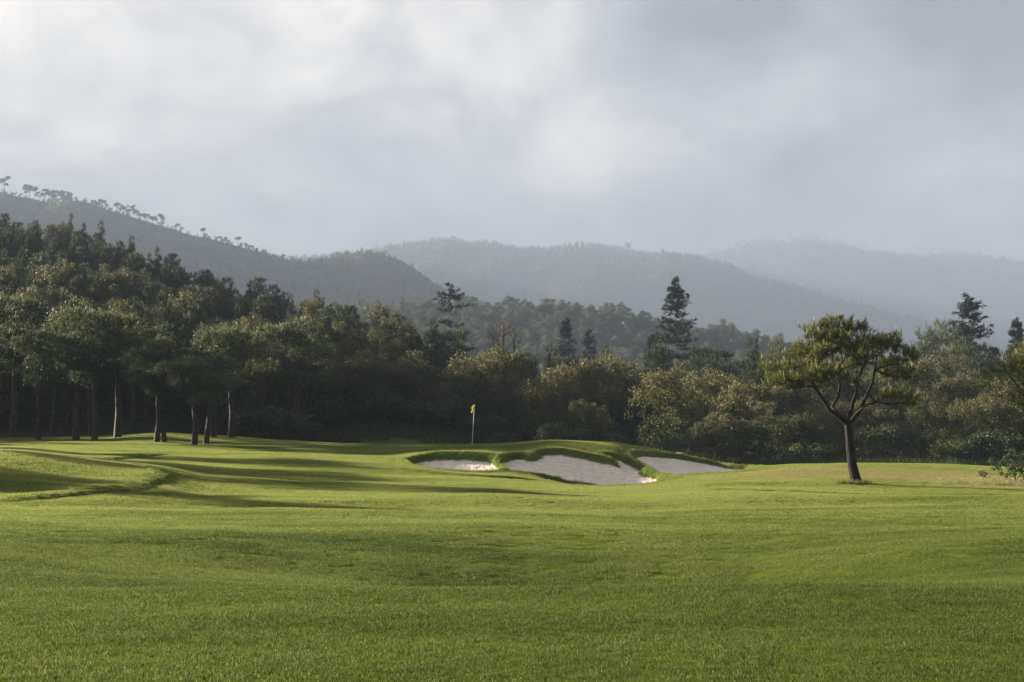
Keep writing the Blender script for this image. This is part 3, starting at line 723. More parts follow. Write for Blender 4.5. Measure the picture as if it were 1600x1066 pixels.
# ------------------------------------------------------------------ flagstick
def flagstick():
    b = ghit(738, 695.5, 60, 90); Y = b[1]
    top = at(741.5, 632, Y); base = at(737.3, 697, Y); base[2] = gz(base[0], Y)-.02
    root = bpy.data.objects.new('golf_flagstick', None); COL.objects.link(root); root.location = base
    tag(root, 'thin flagstick with a limp yellow flag planted on the putting green', 'flag')
    t = top-base
    P = [np.array((0,0,-.1)), t*.5, t]
    Vt, Ft = tubes(P, [-1,0,1], [.018,.016,.014], 8)
    def pm(t_):
        d = N(t_, 'ShaderNodeBsdfPrincipled'); d.inputs['Roughness'].default_value = .4; d.inputs['Base Color'].default_value = (.62,.62,.46,1)
        o = N(t_, 'ShaderNodeOutputMaterial'); L(t_, d.outputs[0], o.inputs[0])
    link('pole', mesh('pole', Vt, Ft, [mat('pole_paint', pm)], smooth=True), root)
    # limp flag: hangs in folds from the top, swinging to the left
    Mx, Nx = 14, 12; Vf = []
    for i in range(Mx):
        f = i/(Mx-1)                       # down
        for j in range(Nx):
            g = j/(Nx-1)                   # away from the pole
            drop = .36*f + g*(.17-.09*f) + .02*math.sin(g*9)
            wdt = .19*g*(1-.12*f) - (.03*math.sin(f*3.1)*g)
            fold = .045*math.sin(g*11+f*2.2)*g + .02*math.sin(f*9+g*4)
            Vf.append(t + np.array([-wdt + .02*math.sin(f*6)*g, fold, -drop+.0]))
    Vf = np.array(Vf); Vb = Vf + np.array([0, .004, 0]); k = np.arange(Mx*Nx).reshape(Mx, Nx)
    q = np.stack([k[:-1,:-1], k[:-1,1:], k[1:,1:], k[1:,:-1]], -1).reshape(-1,4)
    def fm(t_):
        rgb = N(t_, 'ShaderNodeRGB'); rgb.outputs[0].default_value = (.80,.76,.22,1); leaf_shader(t_, rgb.outputs[0], .7, .35)
    link('flag', mesh('flag', np.concatenate([Vf, Vb]), [q, q[:, ::-1]+Mx*Nx], [mat('yellow_cloth', fm)], smooth=True), root)
flagstick()

# ------------------------------------------------------------------ tree prototypes (each first used as a real tree)
OAK = [broadleaf_proto(101), broadleaf_proto(102, Rr=3.0, nlobe=13), broadleaf_proto(103, H=7.5, Rr=2.5)]
GOLD = [broadleaf_proto(111, Rr=3.0, mat_=M_oak_gold, low=.5, nlobe=14, nc_=250), broadleaf_proto(112, Rr=2.7, mat_=M_oak_gold, low=.5, nc_=230), broadleaf_proto(113, Rr=3.1, mat_=M_oak_gold, low=.4, nlobe=14, nc_=250)]
SILV = [broadleaf_proto(121, Rr=2.6, mat_=M_silver, low=.4)]
PINE = [pine_proto(201), pine_proto(202, lean=.20), pine_proto(203, lean=-.22), pine_proto(204, H=8.0, Rr=2.4, clear=.36)]
PINEF = [pine_proto(211, H=7.5, Rr=2.2, clear=.16, flat=1.5, cone=.85, mat_=M_pine_dark_shade), pine_proto(212, H=8.0, Rr=2.0, clear=.14, flat=1.6, cone=1.0, mat_=M_pine_dark_shade), pine_proto(213, H=7.5, Rr=2.6, clear=.2, flat=1.3, cone=.5, mat_=M_pine_dark_shade)]
UMB = [pine_proto(221, H=9.0, Rr=2.6, clear=.66, flat=.8, nt_=200), pine_proto(222, H=9.0, Rr=2.1, clear=.6, nt_=180)]
DIM = {}
for lst, H_, R_ in ((OAK, 7, 2.8), (GOLD, 7, 2.9), (SILV, 7, 2.6), (PINE, 8, 2.6), (PINEF, 7.6, 2.4), (UMB, 9, 2.4)):
    for p in lst:
        co = np.empty(len(p['crown'].vertices)*3, np.float32); p['crown'].vertices.foreach_get('co', co); co = co.reshape(-1, 3)
        DIM[id(p)] = (float(np.percentile(co[:, 2], 99.8)), float(np.percentile(np.abs(co[:, :2]), 98.5)))
occupied = []      # x, y, radius of placed trees
def put(kind, proto, px, Y, top, wpx, label, cat='tree', group=None, base_py=None, rot=None, sink=0.0):
    if base_py is not None: b = ghit(px, base_py, max(Y-25, 30), Y+25); Y = b[1]
    x = at(px, 680, Y)[0]; z = gz(x, Y)-sink
    H_, R_ = DIM[id(proto)]
    h = zpy(top, Y)-z; w = wpx/F*Y/2
    occupied.append((x, Y, w))
    return plant(kind, proto, (x, Y, z), rot if rot is not None else (px*1.7) % 6.283, (w/R_, w/R_, h/H_), label, cat, group)

# grove of tall pines on the left
GROVE = [
 (22,684,462,125,0,'forked dark pine with a thick swept trunk at the outer edge of the grove'),
 (60,688,515,85,3,'slender pine between the forked pine and the bent sapling, crown low and grey green'),
 (82,680,488,105,1,'pine with a straight thin sunlit trunk just behind the slender one'),
 (119,688,480,120,0,'thick trunked pine whose pale topped crown stands beside the straight lit trunk'),
 (148,689,500,110,3,'pine with two close set dark stems at the front of the grove'),
 (142,680,505,100,1,'dark stemmed pine half hidden behind the pair of close set stems'),
 (184,684,490,120,0,'stout pine with a bright sunlit strip down its reddish trunk'),
 (208,679,503,100,3,'dim pine standing in the deep shade behind the stout reddish trunk'),
 (229,677,512,100,0,'thin pine deep in shade between the stout pine and the leaning pair'),
 (245,691,538,100,2,'pine leaning away to the left, first of the leaning pair on the green edge'),
 (257,691,525,105,1,'upright partner of the leaning pine, sharing its foot'),
 (304,696,558,110,2,'nearest grove pine, short curved trunk and rounded lit top on the slope'),
 (322,694,553,115,1,'pine just behind the short curved trunk, crown spreading to the right'),
 (333,684,512,110,0,'dark pine behind the nearest grove pine with a pale spiky top'),
 (362,684,508,115,3,'last straight stemmed pine at the inner end of the grove'),
 (-40,690,455,130,0,'tall pine cut by the picture edge, first of the grove'),
]
for px, by, top, w, k, lab in GROVE:
    put('pine_tree', PINE[k], px, 85, top, w, lab, group='pines of the grove beside the green', base_py=by)
# trees past the left edge of the picture throw their long shadows over the fairway
for i, (x, y, w, h) in enumerate([(-31,51,1.8,7.2),(-37,56,2.1,7.5),(-33,62,2.3,8.8),(-36,68,2.6,8.0),(-44,47,2.4,7.0),(-48,60,2.8,9.0),(-38,75,2.8,8.5),(-43,37,2.0,8.5)]):
    p_ = PINE[i % 4]; H_, R_ = DIM[id(p_)]
    plant('pine_tree', p_, (x, y, gz(x, y)), i*1.9, (w/R_, w/R_, h/H_), 'pine standing past the picture edge whose long shadow falls over the fairway', 'tree', 'pines past the picture edge')
# leaning sapling
def sapling():
    b = ghit(86, 681, 60, 100); m = b[1]/F
    pts = [(0,0,-.2),(.3,0,.25),(.62,0,.75),(.84,.1,1.3),(.93,.1,1.9),(.9,.1,2.5)]
    pts = [tuple(np.array(p)*1.0) for p in pts]
    P = np.array(pts[-1])+np.random.default_rng(5).normal(0, .45, (26, 3))
    nd, pr, rd, _ = grow({'pts': pts, 'par': [-1,0,1,2,3,4], 'start': 3, 'rad': np.array([.11,.10,.09,.08,.06,.04])}, P, .01)
    Vt, Ft = tubes(nd, pr, rd, 6); Vl, Fl, tp = tufts(P, unit(np.random.default_rng(6).normal(0,.5,(26,3))+[0,0,.8]), 16, .3, .035, None, 1.2)
    plant('pine_sapling', {'trunk': mesh('trunk', Vt, Ft, [M_bark], smooth=True), 'crown': mesh('crown', Vl, Fl, [M_pine], attrs={'tip': tp})}, b, 0, 1,
          'young pine with its thin trunk bent in a bow beside the grove', 'tree')
sapling()

# trees along the edge of the course
EDGE = [
 ('oak_tree',OAK[0],395,101,560,105,'dark leafy oak in shade right next to the last grove pine'),
 ('pine_tree',PINE[3],463,100,497,125,'tall pine with a bare grey trunk rising from the brush, pale lit crown'),
 ('oak_tree',OAK[1],425,108,528,110,'shaded oak filling the gap between the grove and the grey trunked pine'),
 ('oak_tree',OAK[2],515,109,560,100,'dull green oak close beside the grey trunked pine'),
 ('oak_tree',OAK[0],560,112,548,110,'brown flecked oak above the dark grass bank'),
 ('oak_tree',OAK[1],612,112,560,105,'round dark oak over the middle of the grass bank'),
 ('oak_tree',OAK[2],655,112,548,95,'bronze topped oak below the spur of the hill'),
 ('oak_tree',OAK[1],690,111,598,90,'low dark oak just left of the golden topped oaks, behind the flag'),
 ('golden_oak',GOLD[0],742,110,548,128,'wide golden topped oak rising straight behind the flagstick'),
 ('golden_oak',GOLD[1],806,112,543,100,'tall golden oak overlapping the wide one behind the flag'),
 ('golden_oak',GOLD[2],862,106,572,98,'golden oak with a pale yellow crown behind the crest of the bunkers'),
 ('golden_oak',GOLD[1],922,110,554,100,'brown gold oak with the highest rounded crown over the bunkers'),
 ('golden_oak',GOLD[0],984,112,566,90,'darker rust tinted oak between the brown gold oak and the bright one'),
 ('golden_oak',GOLD[1],920,92,626,72,'small round golden oak standing in front of the taller oaks'),
 ('golden_oak',GOLD[2],1046,93,580,108,'bright golden oak with a broad sunlit face down to the ground'),
 ('golden_oak',GOLD[0],1110,104,578,110,'rust and gold oak right beside the bright broad faced oak'),
 ('golden_oak',GOLD[1],1165,99,596,100,'olive gold oak between the silvery bush tree and the solitary pine'),
 ('silvery_tree',SILV[0],1118,86,646,95,'low silvery leaved bushy tree with pale twigs beside the far bunker'),
 ('oak_tree',OAK[2],1210,94,628,95,'mid green oak whose foot is in shade left of the solitary pine'),
 ('oak_tree',OAK[0],1262,97,632,100,'dark oak seen under the left side of the solitary pine crown'),
 ('oak_tree',OAK[1],1325,100,622,110,'dark oak directly behind the trunk of the solitary pine'),
 ('oak_tree',OAK[2],1395,97,640,110,'low dark oak showing under the right limb of the solitary pine'),
 ('oak_tree',OAK[0],1455,101,610,105,'oak with yellow flecks right of the solitary pine crown'),
 ('silvery_tree',SILV[0],1500,112,582,90,'tall silvery green tree with a pointed pale top'),
 ('oak_tree',OAK[1],1525,98,618,100,'dark rounded oak below the tall silvery tree'),
 ('silvery_tree',SILV[0],1565,108,592,90,'grey green tree next to the neighbouring pine branch'),
 ('oak_tree',OAK[2],1590,96,622,100,'dark oak at the far end of the treeline above the leafy shrub'),
 ('oak_tree',OAK[0],1680,98,600,110,'oak closing the treeline past the leafy shrub'),
]
for k, p, px, Y, top, w, lab in EDGE:
    put(k, p, px, Y, top, w, lab, group='trees along the edge of the course')

# conifers rising above the wood
def conifer(px, Y, top, w, label, **kw):
    x = at(px, 680, Y)[0]; z = gz(x, Y); h = zpy(top, Y)-z; w_ = w/F*Y/2
    occupied.append((x, Y, 2.0))
    return plant('spruce_tree', spruce_proto(kw.pop('seed'), h, w_, **kw), (x, Y, z), px % 6, 1, label, 'tree', 'tall conifers above the wood')
conifer(1057, 190, 434, 92, 'tallest dense dark spruce towering above the oaks left of the solitary pine', seed=301, gap=.06, bare=.12, ragged=.42, wh=.85, droop=.18, topr=.22)
conifer(702, 200, 440, 96, 'ragged open spruce with gaps between its branches above the hill spur', seed=302, gap=.15, bare=.25, ragged=.5, wh=1.1, droop=.08, topr=.3)
conifer(884, 215, 500, 64, 'medium spruce in mist with a pointed crown, the higher of two side by side', seed=303, gap=.02, bare=.1, ragged=.35, wh=.8)
conifer(921, 222, 514, 52, 'lesser pointed spruce beside the higher misty one', seed=304, gap=.02, bare=.1, ragged=.3, wh=.8)
conifer(1021, 205, 520, 46, 'short spruce tucked against the tallest spruce', seed=305, gap=.05, bare=.2, ragged=.25)
conifer(1518, 170, 464, 70, 'ragged broken topped conifer above the wood beyond the solitary pine', seed=306, gap=.03, bare=.25, ragged=.6, wh=.75, droop=-.02, topr=.45)
conifer(1592, 180, 496, 46, 'narrow spruce at the far end of the wood', seed=307, gap=.05, bare=.25, ragged=.25)
conifer(1556, 178, 540, 34, 'low leaning conifer between the ragged one and the narrow spruce', seed=308, gap=.1, bare=.3, ragged=.4)
TALL = [
 ('pine_tree',UMB[0],1450,165,508,62,'flat topped umbrella pine with bare forked limbs against the misty slope'),
 ('pine_tree',UMB[1],1477,168,497,58,'taller pine joined to the umbrella pine, open layered crown'),
 ('pine_tree',UMB[0],1504,160,528,72,'dense pine below the ragged broken topped conifer'),
 ('pine_tree',UMB[1],1535,166,535,66,'pine with a bare stem to the right of the ragged conifer'),
 ('pine_tree',UMB[0],1572,172,556,60,'pine in mist between the ragged conifer and the narrow spruce'),
 ('pine_tree',UMB[1],1216,190,528,52,'dark pine showing just left of the solitary pine crown'),
 ('pine_tree',UMB[0],1178,200,548,52,'rounded pine in mist near the dark pine left of the solitary crown'),
]
for k, p, px, Y, top, w, lab in TALL: put(k, p, px, Y, top, w, lab, group='pines standing above the wood')
def dead_tree():
    Y = 185; px = 786; x = at(px, 680, Y)[0]; z = gz(x, Y); h = zpy(494, Y)-z; rs = np.random.default_rng(9)
    P, D = lobed_points(240, [(0,0,h*.80,2.6,2.6,h*.19),(0,0,h*.9,1.5,1.5,h*.1)], rs, .5)
    nd, pr, rd, _ = grow({'pts': [(0,0,-.5),(0,0,h*.3),(0,.1,h*.55),(.1,0,h*.7),(0,0,h*.85),(0,0,h*.98)], 'par': [-1,0,1,2,3,4], 'start': 3, 'rad': np.array([.3,.26,.22,.18,.10,.04])}, P, .03, bend=.1, rs=rs)
    Vt, Ft = tubes(nd, pr, rd, 5)
    o = link('dead_tree', mesh('dead_tree', Vt, Ft, [M_dead]), None, (x, Y, z)); occupied.append((x, Y, 2.5))
    tag(o, 'leafless reddish dead tree standing in mist above the golden oaks', 'tree')
dead_tree()

# ------------------------------------------------------------------ the wood on the hill and beyond
def scatter_cells(y0, y1, sp, pxa, pxb, rs):
    out = []; y = y0
    while y < y1:
        xa = (pxa-800)/F*y; xb = (pxb-800)/F*y; x = xa
        while x < xb:
            out.append((x+rs.uniform(-.38, .38)*sp, y+rs.uniform(-.38, .38)*sp)); x += sp
        y += sp*.9
    return out
rsw = np.random.default_rng(77)
cand = []
for (x, y) in scatter_cells(97, 275, 4.0, -130, 1730, rsw):
    px = 800+F*x/y
    if px < 380 and y < 100: continue
    if 380 < px < 1730 and y < 114: continue
    if y > interp_px(HILL_Y, [px])[0]+14 and px < 760: continue
    if px >= 760 and y > 262: continue
    if any((x-a)**2+(y-b)**2 < (r_*.75+1.3)**2 for a, b, r_ in occupied): continue
    cand.append((x, y, px))
def neighbour(px):
    if px < 60: return 'the forked grove pine'
    if px < 135: return 'the thick trunked pine'
    if px < 210: return 'the stout reddish pine'
    if px < 280: return 'the leaning pair'
    if px < 345: return 'the nearest grove pine'
    if px < 420: return 'the inner end of the grove'
    if px < 500: return 'the grey trunked pine'
    if px < 580: return 'the brown flecked oak'
    if px < 670: return 'the grass bank'
    if px < 760: return 'the ragged open spruce'
    if px < 850: return 'the reddish dead tree'
    if px < 960: return 'the twin misty spruces'
    if px < 1110: return 'the tallest spruce'
    if px < 1230: return 'the silvery bush tree'
    if px < 1430: return 'the solitary pine'
    if px < 1540: return 'the ragged conifer'
    return 'the narrow spruce'
cnt = {'pine': 0, 'oak': 0}; rest = []; anchors = {}
for (x, y, px) in sorted(cand, key=lambda c: c[1]):
    z = gz(x, y); hy = float(interp_px(HILL_Y, [px])[0])
    rel = (y-100)/(hy-100)
    hill = px < 760
    n_ = vnoise(np.array([x/16.]), np.array([y/16.]), 3)[0]
    isp = (rsw.random() + .35*n_) < ((.45+.6*rel) if hill else .45)
    s = rsw.uniform(.80, 1.12) * (.76 if (hill and rel > .35) else .92) * (1.0 if hill else 1.12)
    if hill and rel > .8: s *= rsw.uniform(.7, 1.05)
    hmul = rsw.uniform(.9, 1.35); rz = rsw.uniform(0, 6.28)
    v = int(rsw.integers(0, 3))
    inview = -60 < px < 1660
    # what stands low behind taller neighbours is not seen
    key = 'pine' if isp else 'oak'
    if inview and cnt[key] < (150 if isp else 225):
        cnt[key] += 1
        tier = ('low' if rel < .3 else 'midway' if rel < .62 else 'high') if hill else ('near' if y < 165 else 'deeper')
        where = f'{tier} on the wooded hill above {neighbour(px)}' if hill else f'{tier} in the wood behind {neighbour(px)}'
        lab = ('dark green pine ' if isp else 'dull olive oak ') + where
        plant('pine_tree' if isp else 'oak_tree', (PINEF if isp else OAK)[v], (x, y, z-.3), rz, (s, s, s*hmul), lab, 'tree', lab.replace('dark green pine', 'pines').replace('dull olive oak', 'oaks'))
    else:
        rest.append((x, y, z-.3, rz, s, s*hmul, v + (0 if isp else 3)))
print('individual wood trees', cnt, 'rest', len(rest))

def first_parts(me_crown, me_trunk):
    a = next(o for o in COL.objects if o.data == me_crown); b = next(o for o in COL.objects if o.data == me_trunk)
    return [a, b]
def scatter(name, label, cat, rows, variants):
    """rows: x y z rotz sxy sz variant; variants: lists of mesh objects standing in the scene whose geometry is repeated"""
    rows = np.asarray(rows, float)
    me = bpy.data.meshes.new(name); me.vertices.add(len(rows)); me.vertices.foreach_set('co', rows[:, :3].astype(np.float32).ravel())
    for k, dat, ty in (('rot', np.stack([rows[:, 3]*0, rows[:, 3]*0, rows[:, 3]], 1), 'FLOAT_VECTOR'), ('scl', rows[:, [4, 4, 5]], 'FLOAT_VECTOR'), ('var', rows[:, 6], 'INT')):
        a = me.attributes.new(k, ty, 'POINT'); a.data.foreach_set('vector' if ty == 'FLOAT_VECTOR' else 'value', dat.astype(np.float32 if ty != 'INT' else np.int32).ravel())
    o = bpy.data.objects.new(name, me); COL.objects.link(o); tag(o, label, cat, kind='stuff')
    gt = bpy.data.node_groups.new(name, 'GeometryNodeTree')
    gt.interface.new_socket('Geometry', in_out='INPUT', socket_type='NodeSocketGeometry'); gt.interface.new_socket('Geometry', in_out='OUTPUT', socket_type='NodeSocketGeometry')
    gi = gt.nodes.new('NodeGroupInput'); go = gt.nodes.new('NodeGroupOutput')
    allj = gt.nodes.new('GeometryNodeJoinGeometry')
    for parts in reversed(variants):
        j = gt.nodes.new('GeometryNodeJoinGeometry')
        for p in parts:
            oi = gt.nodes.new('GeometryNodeObjectInfo'); oi.transform_space = 'ORIGINAL'; oi.inputs['Object'].default_value = p
            gt.links.new(oi.outputs['Geometry'], j.inputs[0])
        g2 = gt.nodes.new('GeometryNodeGeometryToInstance'); gt.links.new(j.outputs[0], g2.inputs[0]); gt.links.new(g2.outputs[0], allj.inputs[0])
    ip = gt.nodes.new('GeometryNodeInstanceOnPoints'); ip.inputs['Pick Instance'].default_value = True
    def na(nm, ty):
        a = gt.nodes.new('GeometryNodeInputNamedAttribute'); a.data_type = ty; a.inputs[0].default_value = nm; return a.outputs['Attribute']
    e2r = gt.nodes.new('FunctionNodeEulerToRotation'); gt.links.new(na('rot', 'FLOAT_VECTOR'), e2r.inputs[0])
    gt.links.new(gi.outputs[0], ip.inputs['Points']); gt.links.new(allj.outputs[0], ip.inputs['Instance'])
    gt.links.new(na('var', 'INT'), ip.inputs['Instance Index']); gt.links.new(e2r.outputs[0], ip.inputs['Rotation']); gt.links.new(na('scl', 'FLOAT_VECTOR'), ip.inputs['Scale'])
    gt.links.new(ip.outputs[0], go.inputs[0])
    md = o.modifiers.new('scatter', 'NODES'); md.node_group = gt
    return o
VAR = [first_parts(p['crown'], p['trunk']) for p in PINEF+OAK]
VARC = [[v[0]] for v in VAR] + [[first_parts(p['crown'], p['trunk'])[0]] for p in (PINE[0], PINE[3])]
# woods outside the picture to the left carry the hill on and shade the course
for (x, y) in scatter_cells(92, 300, 6.5, -950, -135, rsw):
    hy = float(interp_px(HILL_Y, [800+F*x/y])[0])
    if y < hy+15: rest.append((x, y, gz(x, y)-.3, rsw.uniform(0, 6.28), rsw.uniform(.9, 1.2), rsw.uniform(.9, 1.3), int(rsw.integers(0, 6))))
for (x, y) in scatter_cells(92, 250, 7.0, 1735, 2300, rsw):
    rest.append((x, y, gz(x, y)-.3, rsw.uniform(0, 6.28), rsw.uniform(.9, 1.2), rsw.uniform(.9, 1.3), int(rsw.integers(0, 6))))
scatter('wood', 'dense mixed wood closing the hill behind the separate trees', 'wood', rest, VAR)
# mid distance ridge
rows = []
for (x, y) in scatter_cells(266, 690, 6.4, -60, 1760, rsw):
    px = 800+F*x/y
    if px < 740 and y < 520: continue
    c_ = vnoise(np.array([x/30.]), np.array([y/30.]), 12)[0]
    if rsw.random() < .08: continue
    s = rsw.uniform(.8, 1.3)
    rows.append((x, y, gz(x, y)-.5, rsw.uniform(0, 6.28), s, s*rsw.uniform(.9, 1.3), (int(rsw.integers(6, 8)) if rsw.random() < .8 else int(rsw.integers(0, 3))) if rsw.random()+.4*c_ < .65 else int(rsw.integers(3, 6))))
print('mid ridge', len(rows))
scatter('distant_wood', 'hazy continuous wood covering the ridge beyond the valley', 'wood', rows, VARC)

# ------------------------------------------------------------------ mountains
def build_mtn(t):
    g = N(t, 'ShaderNodeNewGeometry')
    n = noise(t, g.outputs['Position'], .02, 8, .7)
    c = ramp(t, n, [(.38, (.020, .030, .014)), (.52, (.045, .055, .022)), (.68, (.085, .078, .040))], 'LINEAR')
    d = N(t, 'ShaderNodeBsdfPrincipled'); d.inputs['Roughness'].default_value = .9; d.inputs['Specular IOR Level'].default_value = .05
    L(t, c, d.inputs['Base Color']); L(t, bumpn(t, n, 1, 8), d.inputs['Normal'])
    o = N(t, 'ShaderNodeOutputMaterial'); L(t, d.outputs[0], o.inputs[0])
M_mtn = mat('scrub_slope', build_mtn)
MT = {}
def mountain(name, label, ridge, Yr, Yf, base=-20, gully=.12, seed=1, skew=0.0):
    nu, nv = 420, 110
    pxs = np.linspace(-700, 2300, nu); rz_ = np.array([zpy(p, Yr) for p in pchip([a for a, _ in ridge], [b for _, b in ridge], pxs)])
    v = np.concatenate([np.linspace(0, 1, 80), 1+np.linspace(.02, .5, 30)])
    Vx = ((pxs-800)/F*Yr)[None, :]*np.ones((nv, 1)); Vy = (Yf+(Yr-Yf)*v)[:, None]*np.ones((1, nu))
    prof = np.where(v <= 1, np.sin(np.clip(v, 0, 1)*math.pi/2)**1.15, 1-((v-1)/.5)**1.3*.9)[:, None]
    gl = fbm(Vx/(Yr*.07)+Vy/(Yr*.25)*skew, Vy/(Yr*.16), 5, seed)
    Zm = base + (rz_[None, :]-base)*np.clip(prof + gully*gl*np.sin(np.clip(v, 0, 1)[:, None]*math.pi)**.8, 0, 2)
    Zm += fbm(Vx/40, Vy/40, 3, seed+9)*2.0*(Yr/1400)
    k = np.arange(nu*nv).reshape(nv, nu); q = np.stack([k[:-1,:-1], k[:-1,1:], k[1:,1:], k[1:,:-1]], -1).reshape(-1,4)
    me = mesh(name, np.stack([Vx, Vy, Zm], -1).reshape(-1,3), q, [M_mtn], smooth=True)
    tag(link(name, me), label, 'hill', kind='structure')
    MT[name+label] = 1
    yy = Vy[:, 0]; xx = Vx[0]
    def h(x, y):
        i = min(max(np.searchsorted(yy, y)-1, 0), nv-2); j = min(max(np.searchsorted(xx, x)-1, 0), nu-2)
        a = (y-yy[i])/(yy[i+1]-yy[i]); b = (x-xx[j])/(xx[j+1]-xx[j])
        return (Zm[i,j]*(1-b)+Zm[i,j+1]*b)*(1-a) + (Zm[i+1,j]*(1-b)+Zm[i+1,j+1]*b)*a
    return h
RA = [(-700,250),(-300,285),(0,309),(50,317),(100,328),(150,333),(200,346),(250,358),(300,371),(350,383),(400,400),(450,413),(490,421),(525,416),(555,406),(590,403),(625,412),(655,430),(690,452),(740,475),(820,500),(1000,560),(1400,640),(2300,670)]
RB = [(-700,430),(300,420),(450,408),(600,404),(700,395),(800,396),(900,396),(1000,401),(1060,407),(1110,419),(1150,435),(1200,454),(1260,474),(1330,494),(1420,520),(1700,580),(2300,640)]
RC = [(-700,440),(700,420),(950,408),(1060,410),(1100,400),(1180,387),(1250,387),(1350,394),(1450,397),(1550,408),(1620,417),(1800,425),(2300,470)]
YA, YB, YC = 1500.0, 3000.0, 3800.0
hA = mountain('mountain', 'scrubby grey mountain flank with scattered pines along its falling ridge', RA, YA, 820, gully=.10, seed=5, skew=.8)
hB = mountain('mountain', 'wooded middle mountain fading into the low cloud', RB, YB, 1900, gully=.13, seed=15, skew=-.6)
hC = mountain('mountain', 'farthest wooded mountain dissolving in mist', RC, YC, 3100, gully=.13, seed=25, skew=-.5)
rows = []
def mrows(h, Yr, Yf, pa, pb, sp, sc, dens):
    y = Yf + (Yr-Yf)*.12
    while y < Yr*1.005:
        x = (pa-800)/F*Yr
        while x < (pb-800)/F*Yr:
            if rsw.random() < dens:
                xx = x+rsw.uniform(-.5, .5)*sp; yy = y+rsw.uniform(-.5, .5)*sp; s = sc*rsw.uniform(.6, 1.3)*(.55 if yy > Yr-60 else 1)
                rows.append((xx, yy, h(xx, yy)-1, rsw.uniform(0, 6.28), s, s*rsw.uniform(.9, 1.3), int(rsw.integers(0, 6))))
            x += sp
        y += sp
mrows(hA, YA, 820, -60, 760, 10, .62, .75)
mrows(hB, YB, 1900, 350, 1420, 15, 1.45, .9)
mrows(hC, YC, 3100, 900, 1700, 19, 1.8, .9)
print('mountain trees', len(rows))
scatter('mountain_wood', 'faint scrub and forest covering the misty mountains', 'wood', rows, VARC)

# pines standing on the ridges, seen one by one against the cloud
def ridge_pine(seed):
    rs = np.random.default_rng(seed); H = 1.0
    lobes = [(rs.normal(0,.13), rs.normal(0,.10), .66+.24*rs.random(), .08+.06*rs.random(), .10+.08*rs.random(), .06+.04*rs.random()) for _ in range(5)]
    if seed % 2: lobes += [(rs.normal(0,.08), 0, .55, .12, .12, .05)]
    P, D = lobed_points(90, lobes, rs, .3)
    Vl, Fl, tp = leaves(P, 12, .05, .055, .6, rs, .3)
    nd, pr, rd, _ = grow({'pts': [(0,0,-.15),(0,0,.25),(rs.normal(0,.02),0,.5),(0,0,.72)], 'par': [-1,0,1,2], 'start': 2, 'rad': np.array([.022,.019,.016,.012])}, P[:14], .004, rs=rs, seg=.3)
    Vt, Ft = tubes(nd, pr, rd, 5)
    return {'trunk': mesh('trunk', Vt, Ft, [M_bark]), 'crown': mesh('crown', Vl, Fl, [M_pine], attrs={'tip': tp})}
RP = [ridge_pine(s) for s in (401, 402, 403, 404, 405)]
def on_ridge(h, Yr, px, hpx, label, group, v, wide=1.0):
    x = (px-800)/F*Yr; z = h(x, Yr*.998)-1; s = hpx/F*Yr
    plant('pine_tree', RP[v], (x, Yr*.998, z), px*.37, (s*wide, s*wide, s), label, 'tree', group)
PA = [(2,34),(18,12),(28,12),(36,26),(42,28),(50,26),(58,18),(66,24),(72,22),(78,24),(85,26),(92,25),(98,26),(101,20),(108,10),(117,18),(126,10),(143,20),(149,18),(156,22),(162,18),(170,12),
      (179,22),(184,20),(190,22),(197,18),(207,26),(211,20),(217,16),(223,17),(229,18),(236,16),(242,17),(250,22),(251,12),(259,8),(273,14),(281,12),(292,8),(315,20),(322,6),(336,12),(342,14),(350,14),(360,10),(370,20),(376,12),(384,14),(392,14),(400,12),(408,13),(417,12),(424,10),(433,12),(441,16),(448,10),(480,14),(487,12),(596,10)]
for i, (px, hp) in enumerate(PA):
    reg = 'on the highest part' if px < 112 else 'past the first gap' if px < 172 else 'in the middle row' if px < 262 else 'on the bare stretch' if px < 330 else 'on the lower ridge' if px < 460 else 'on the foot knoll'
    size = 'tall' if hp >= 20 else 'mid sized' if hp >= 14 else 'small'
    lab = f'{size} umbrella pine silhouetted {reg} of the grey mountain'
    if px == 2: lab = 'tallest umbrella pine at the very start of the grey mountain ridge'
    if px == 315: lab = 'single umbrella pine standing apart on the bare stretch of the grey mountain ridge'
    on_ridge(hA, YA, px, hp*1.12, lab, None if px in (2, 315) else f'{size} ridge pines {reg}', (i*3+i//4) % 5, 1.0+.2*math.sin(i*2.1))
PB = [(520,8),(545,7),(570,9),(640,8),(668,7),(690,8),(712,9),(735,7),(757,9),(780,8),(805,9),(822,10),(845,8),(870,9),(905,8),(938,8),(966,13),(982,19),(1003,11),(1016,9),(1034,8),(1060,8),(1085,7)]
for i, (px, hp) in enumerate(PB):
    lab = 'tallest umbrella pine fading on the misty crest of the middle mountain' if px == 982 else f'small faint pine on the misty crest of the middle mountain'
    on_ridge(hB, YB, px, hp*1.2, lab, None if px == 982 else 'faint pines on the middle crest', (i*3+i//4) % 5, 1.1)
PC = [(1092,7),(1110,9),(1122,8),(1140,10),(1155,13),(1163,12),(1172,10),(1180,12),(1195,14),(1203,13),(1212,9),(1228,8),(1245,14),(1252,12),(1262,9),(1276,11),(1284,10),(1298,9),(1312,10),(1322,12),(1338,9),(1352,11),(1378,8),(1402,7),(1424,10),(1436,12),(1447,12),(1460,10),(1474,9),(1490,8),(1510,9),(1528,8),(1552,9),(1578,8),(1592,7)]
for i, (px, hp) in enumerate(PC):
    reg = 'rising end' if px < 1220 else 'rounded top' if px < 1345 else 'long falling shoulder'
    on_ridge(hC, YC, px, hp*1.2, f'small pale misty pine on the {reg} of the farthest mountain', f'pines on the {reg} of the farthest mountain', (i*3+i//4) % 5, 1.1)

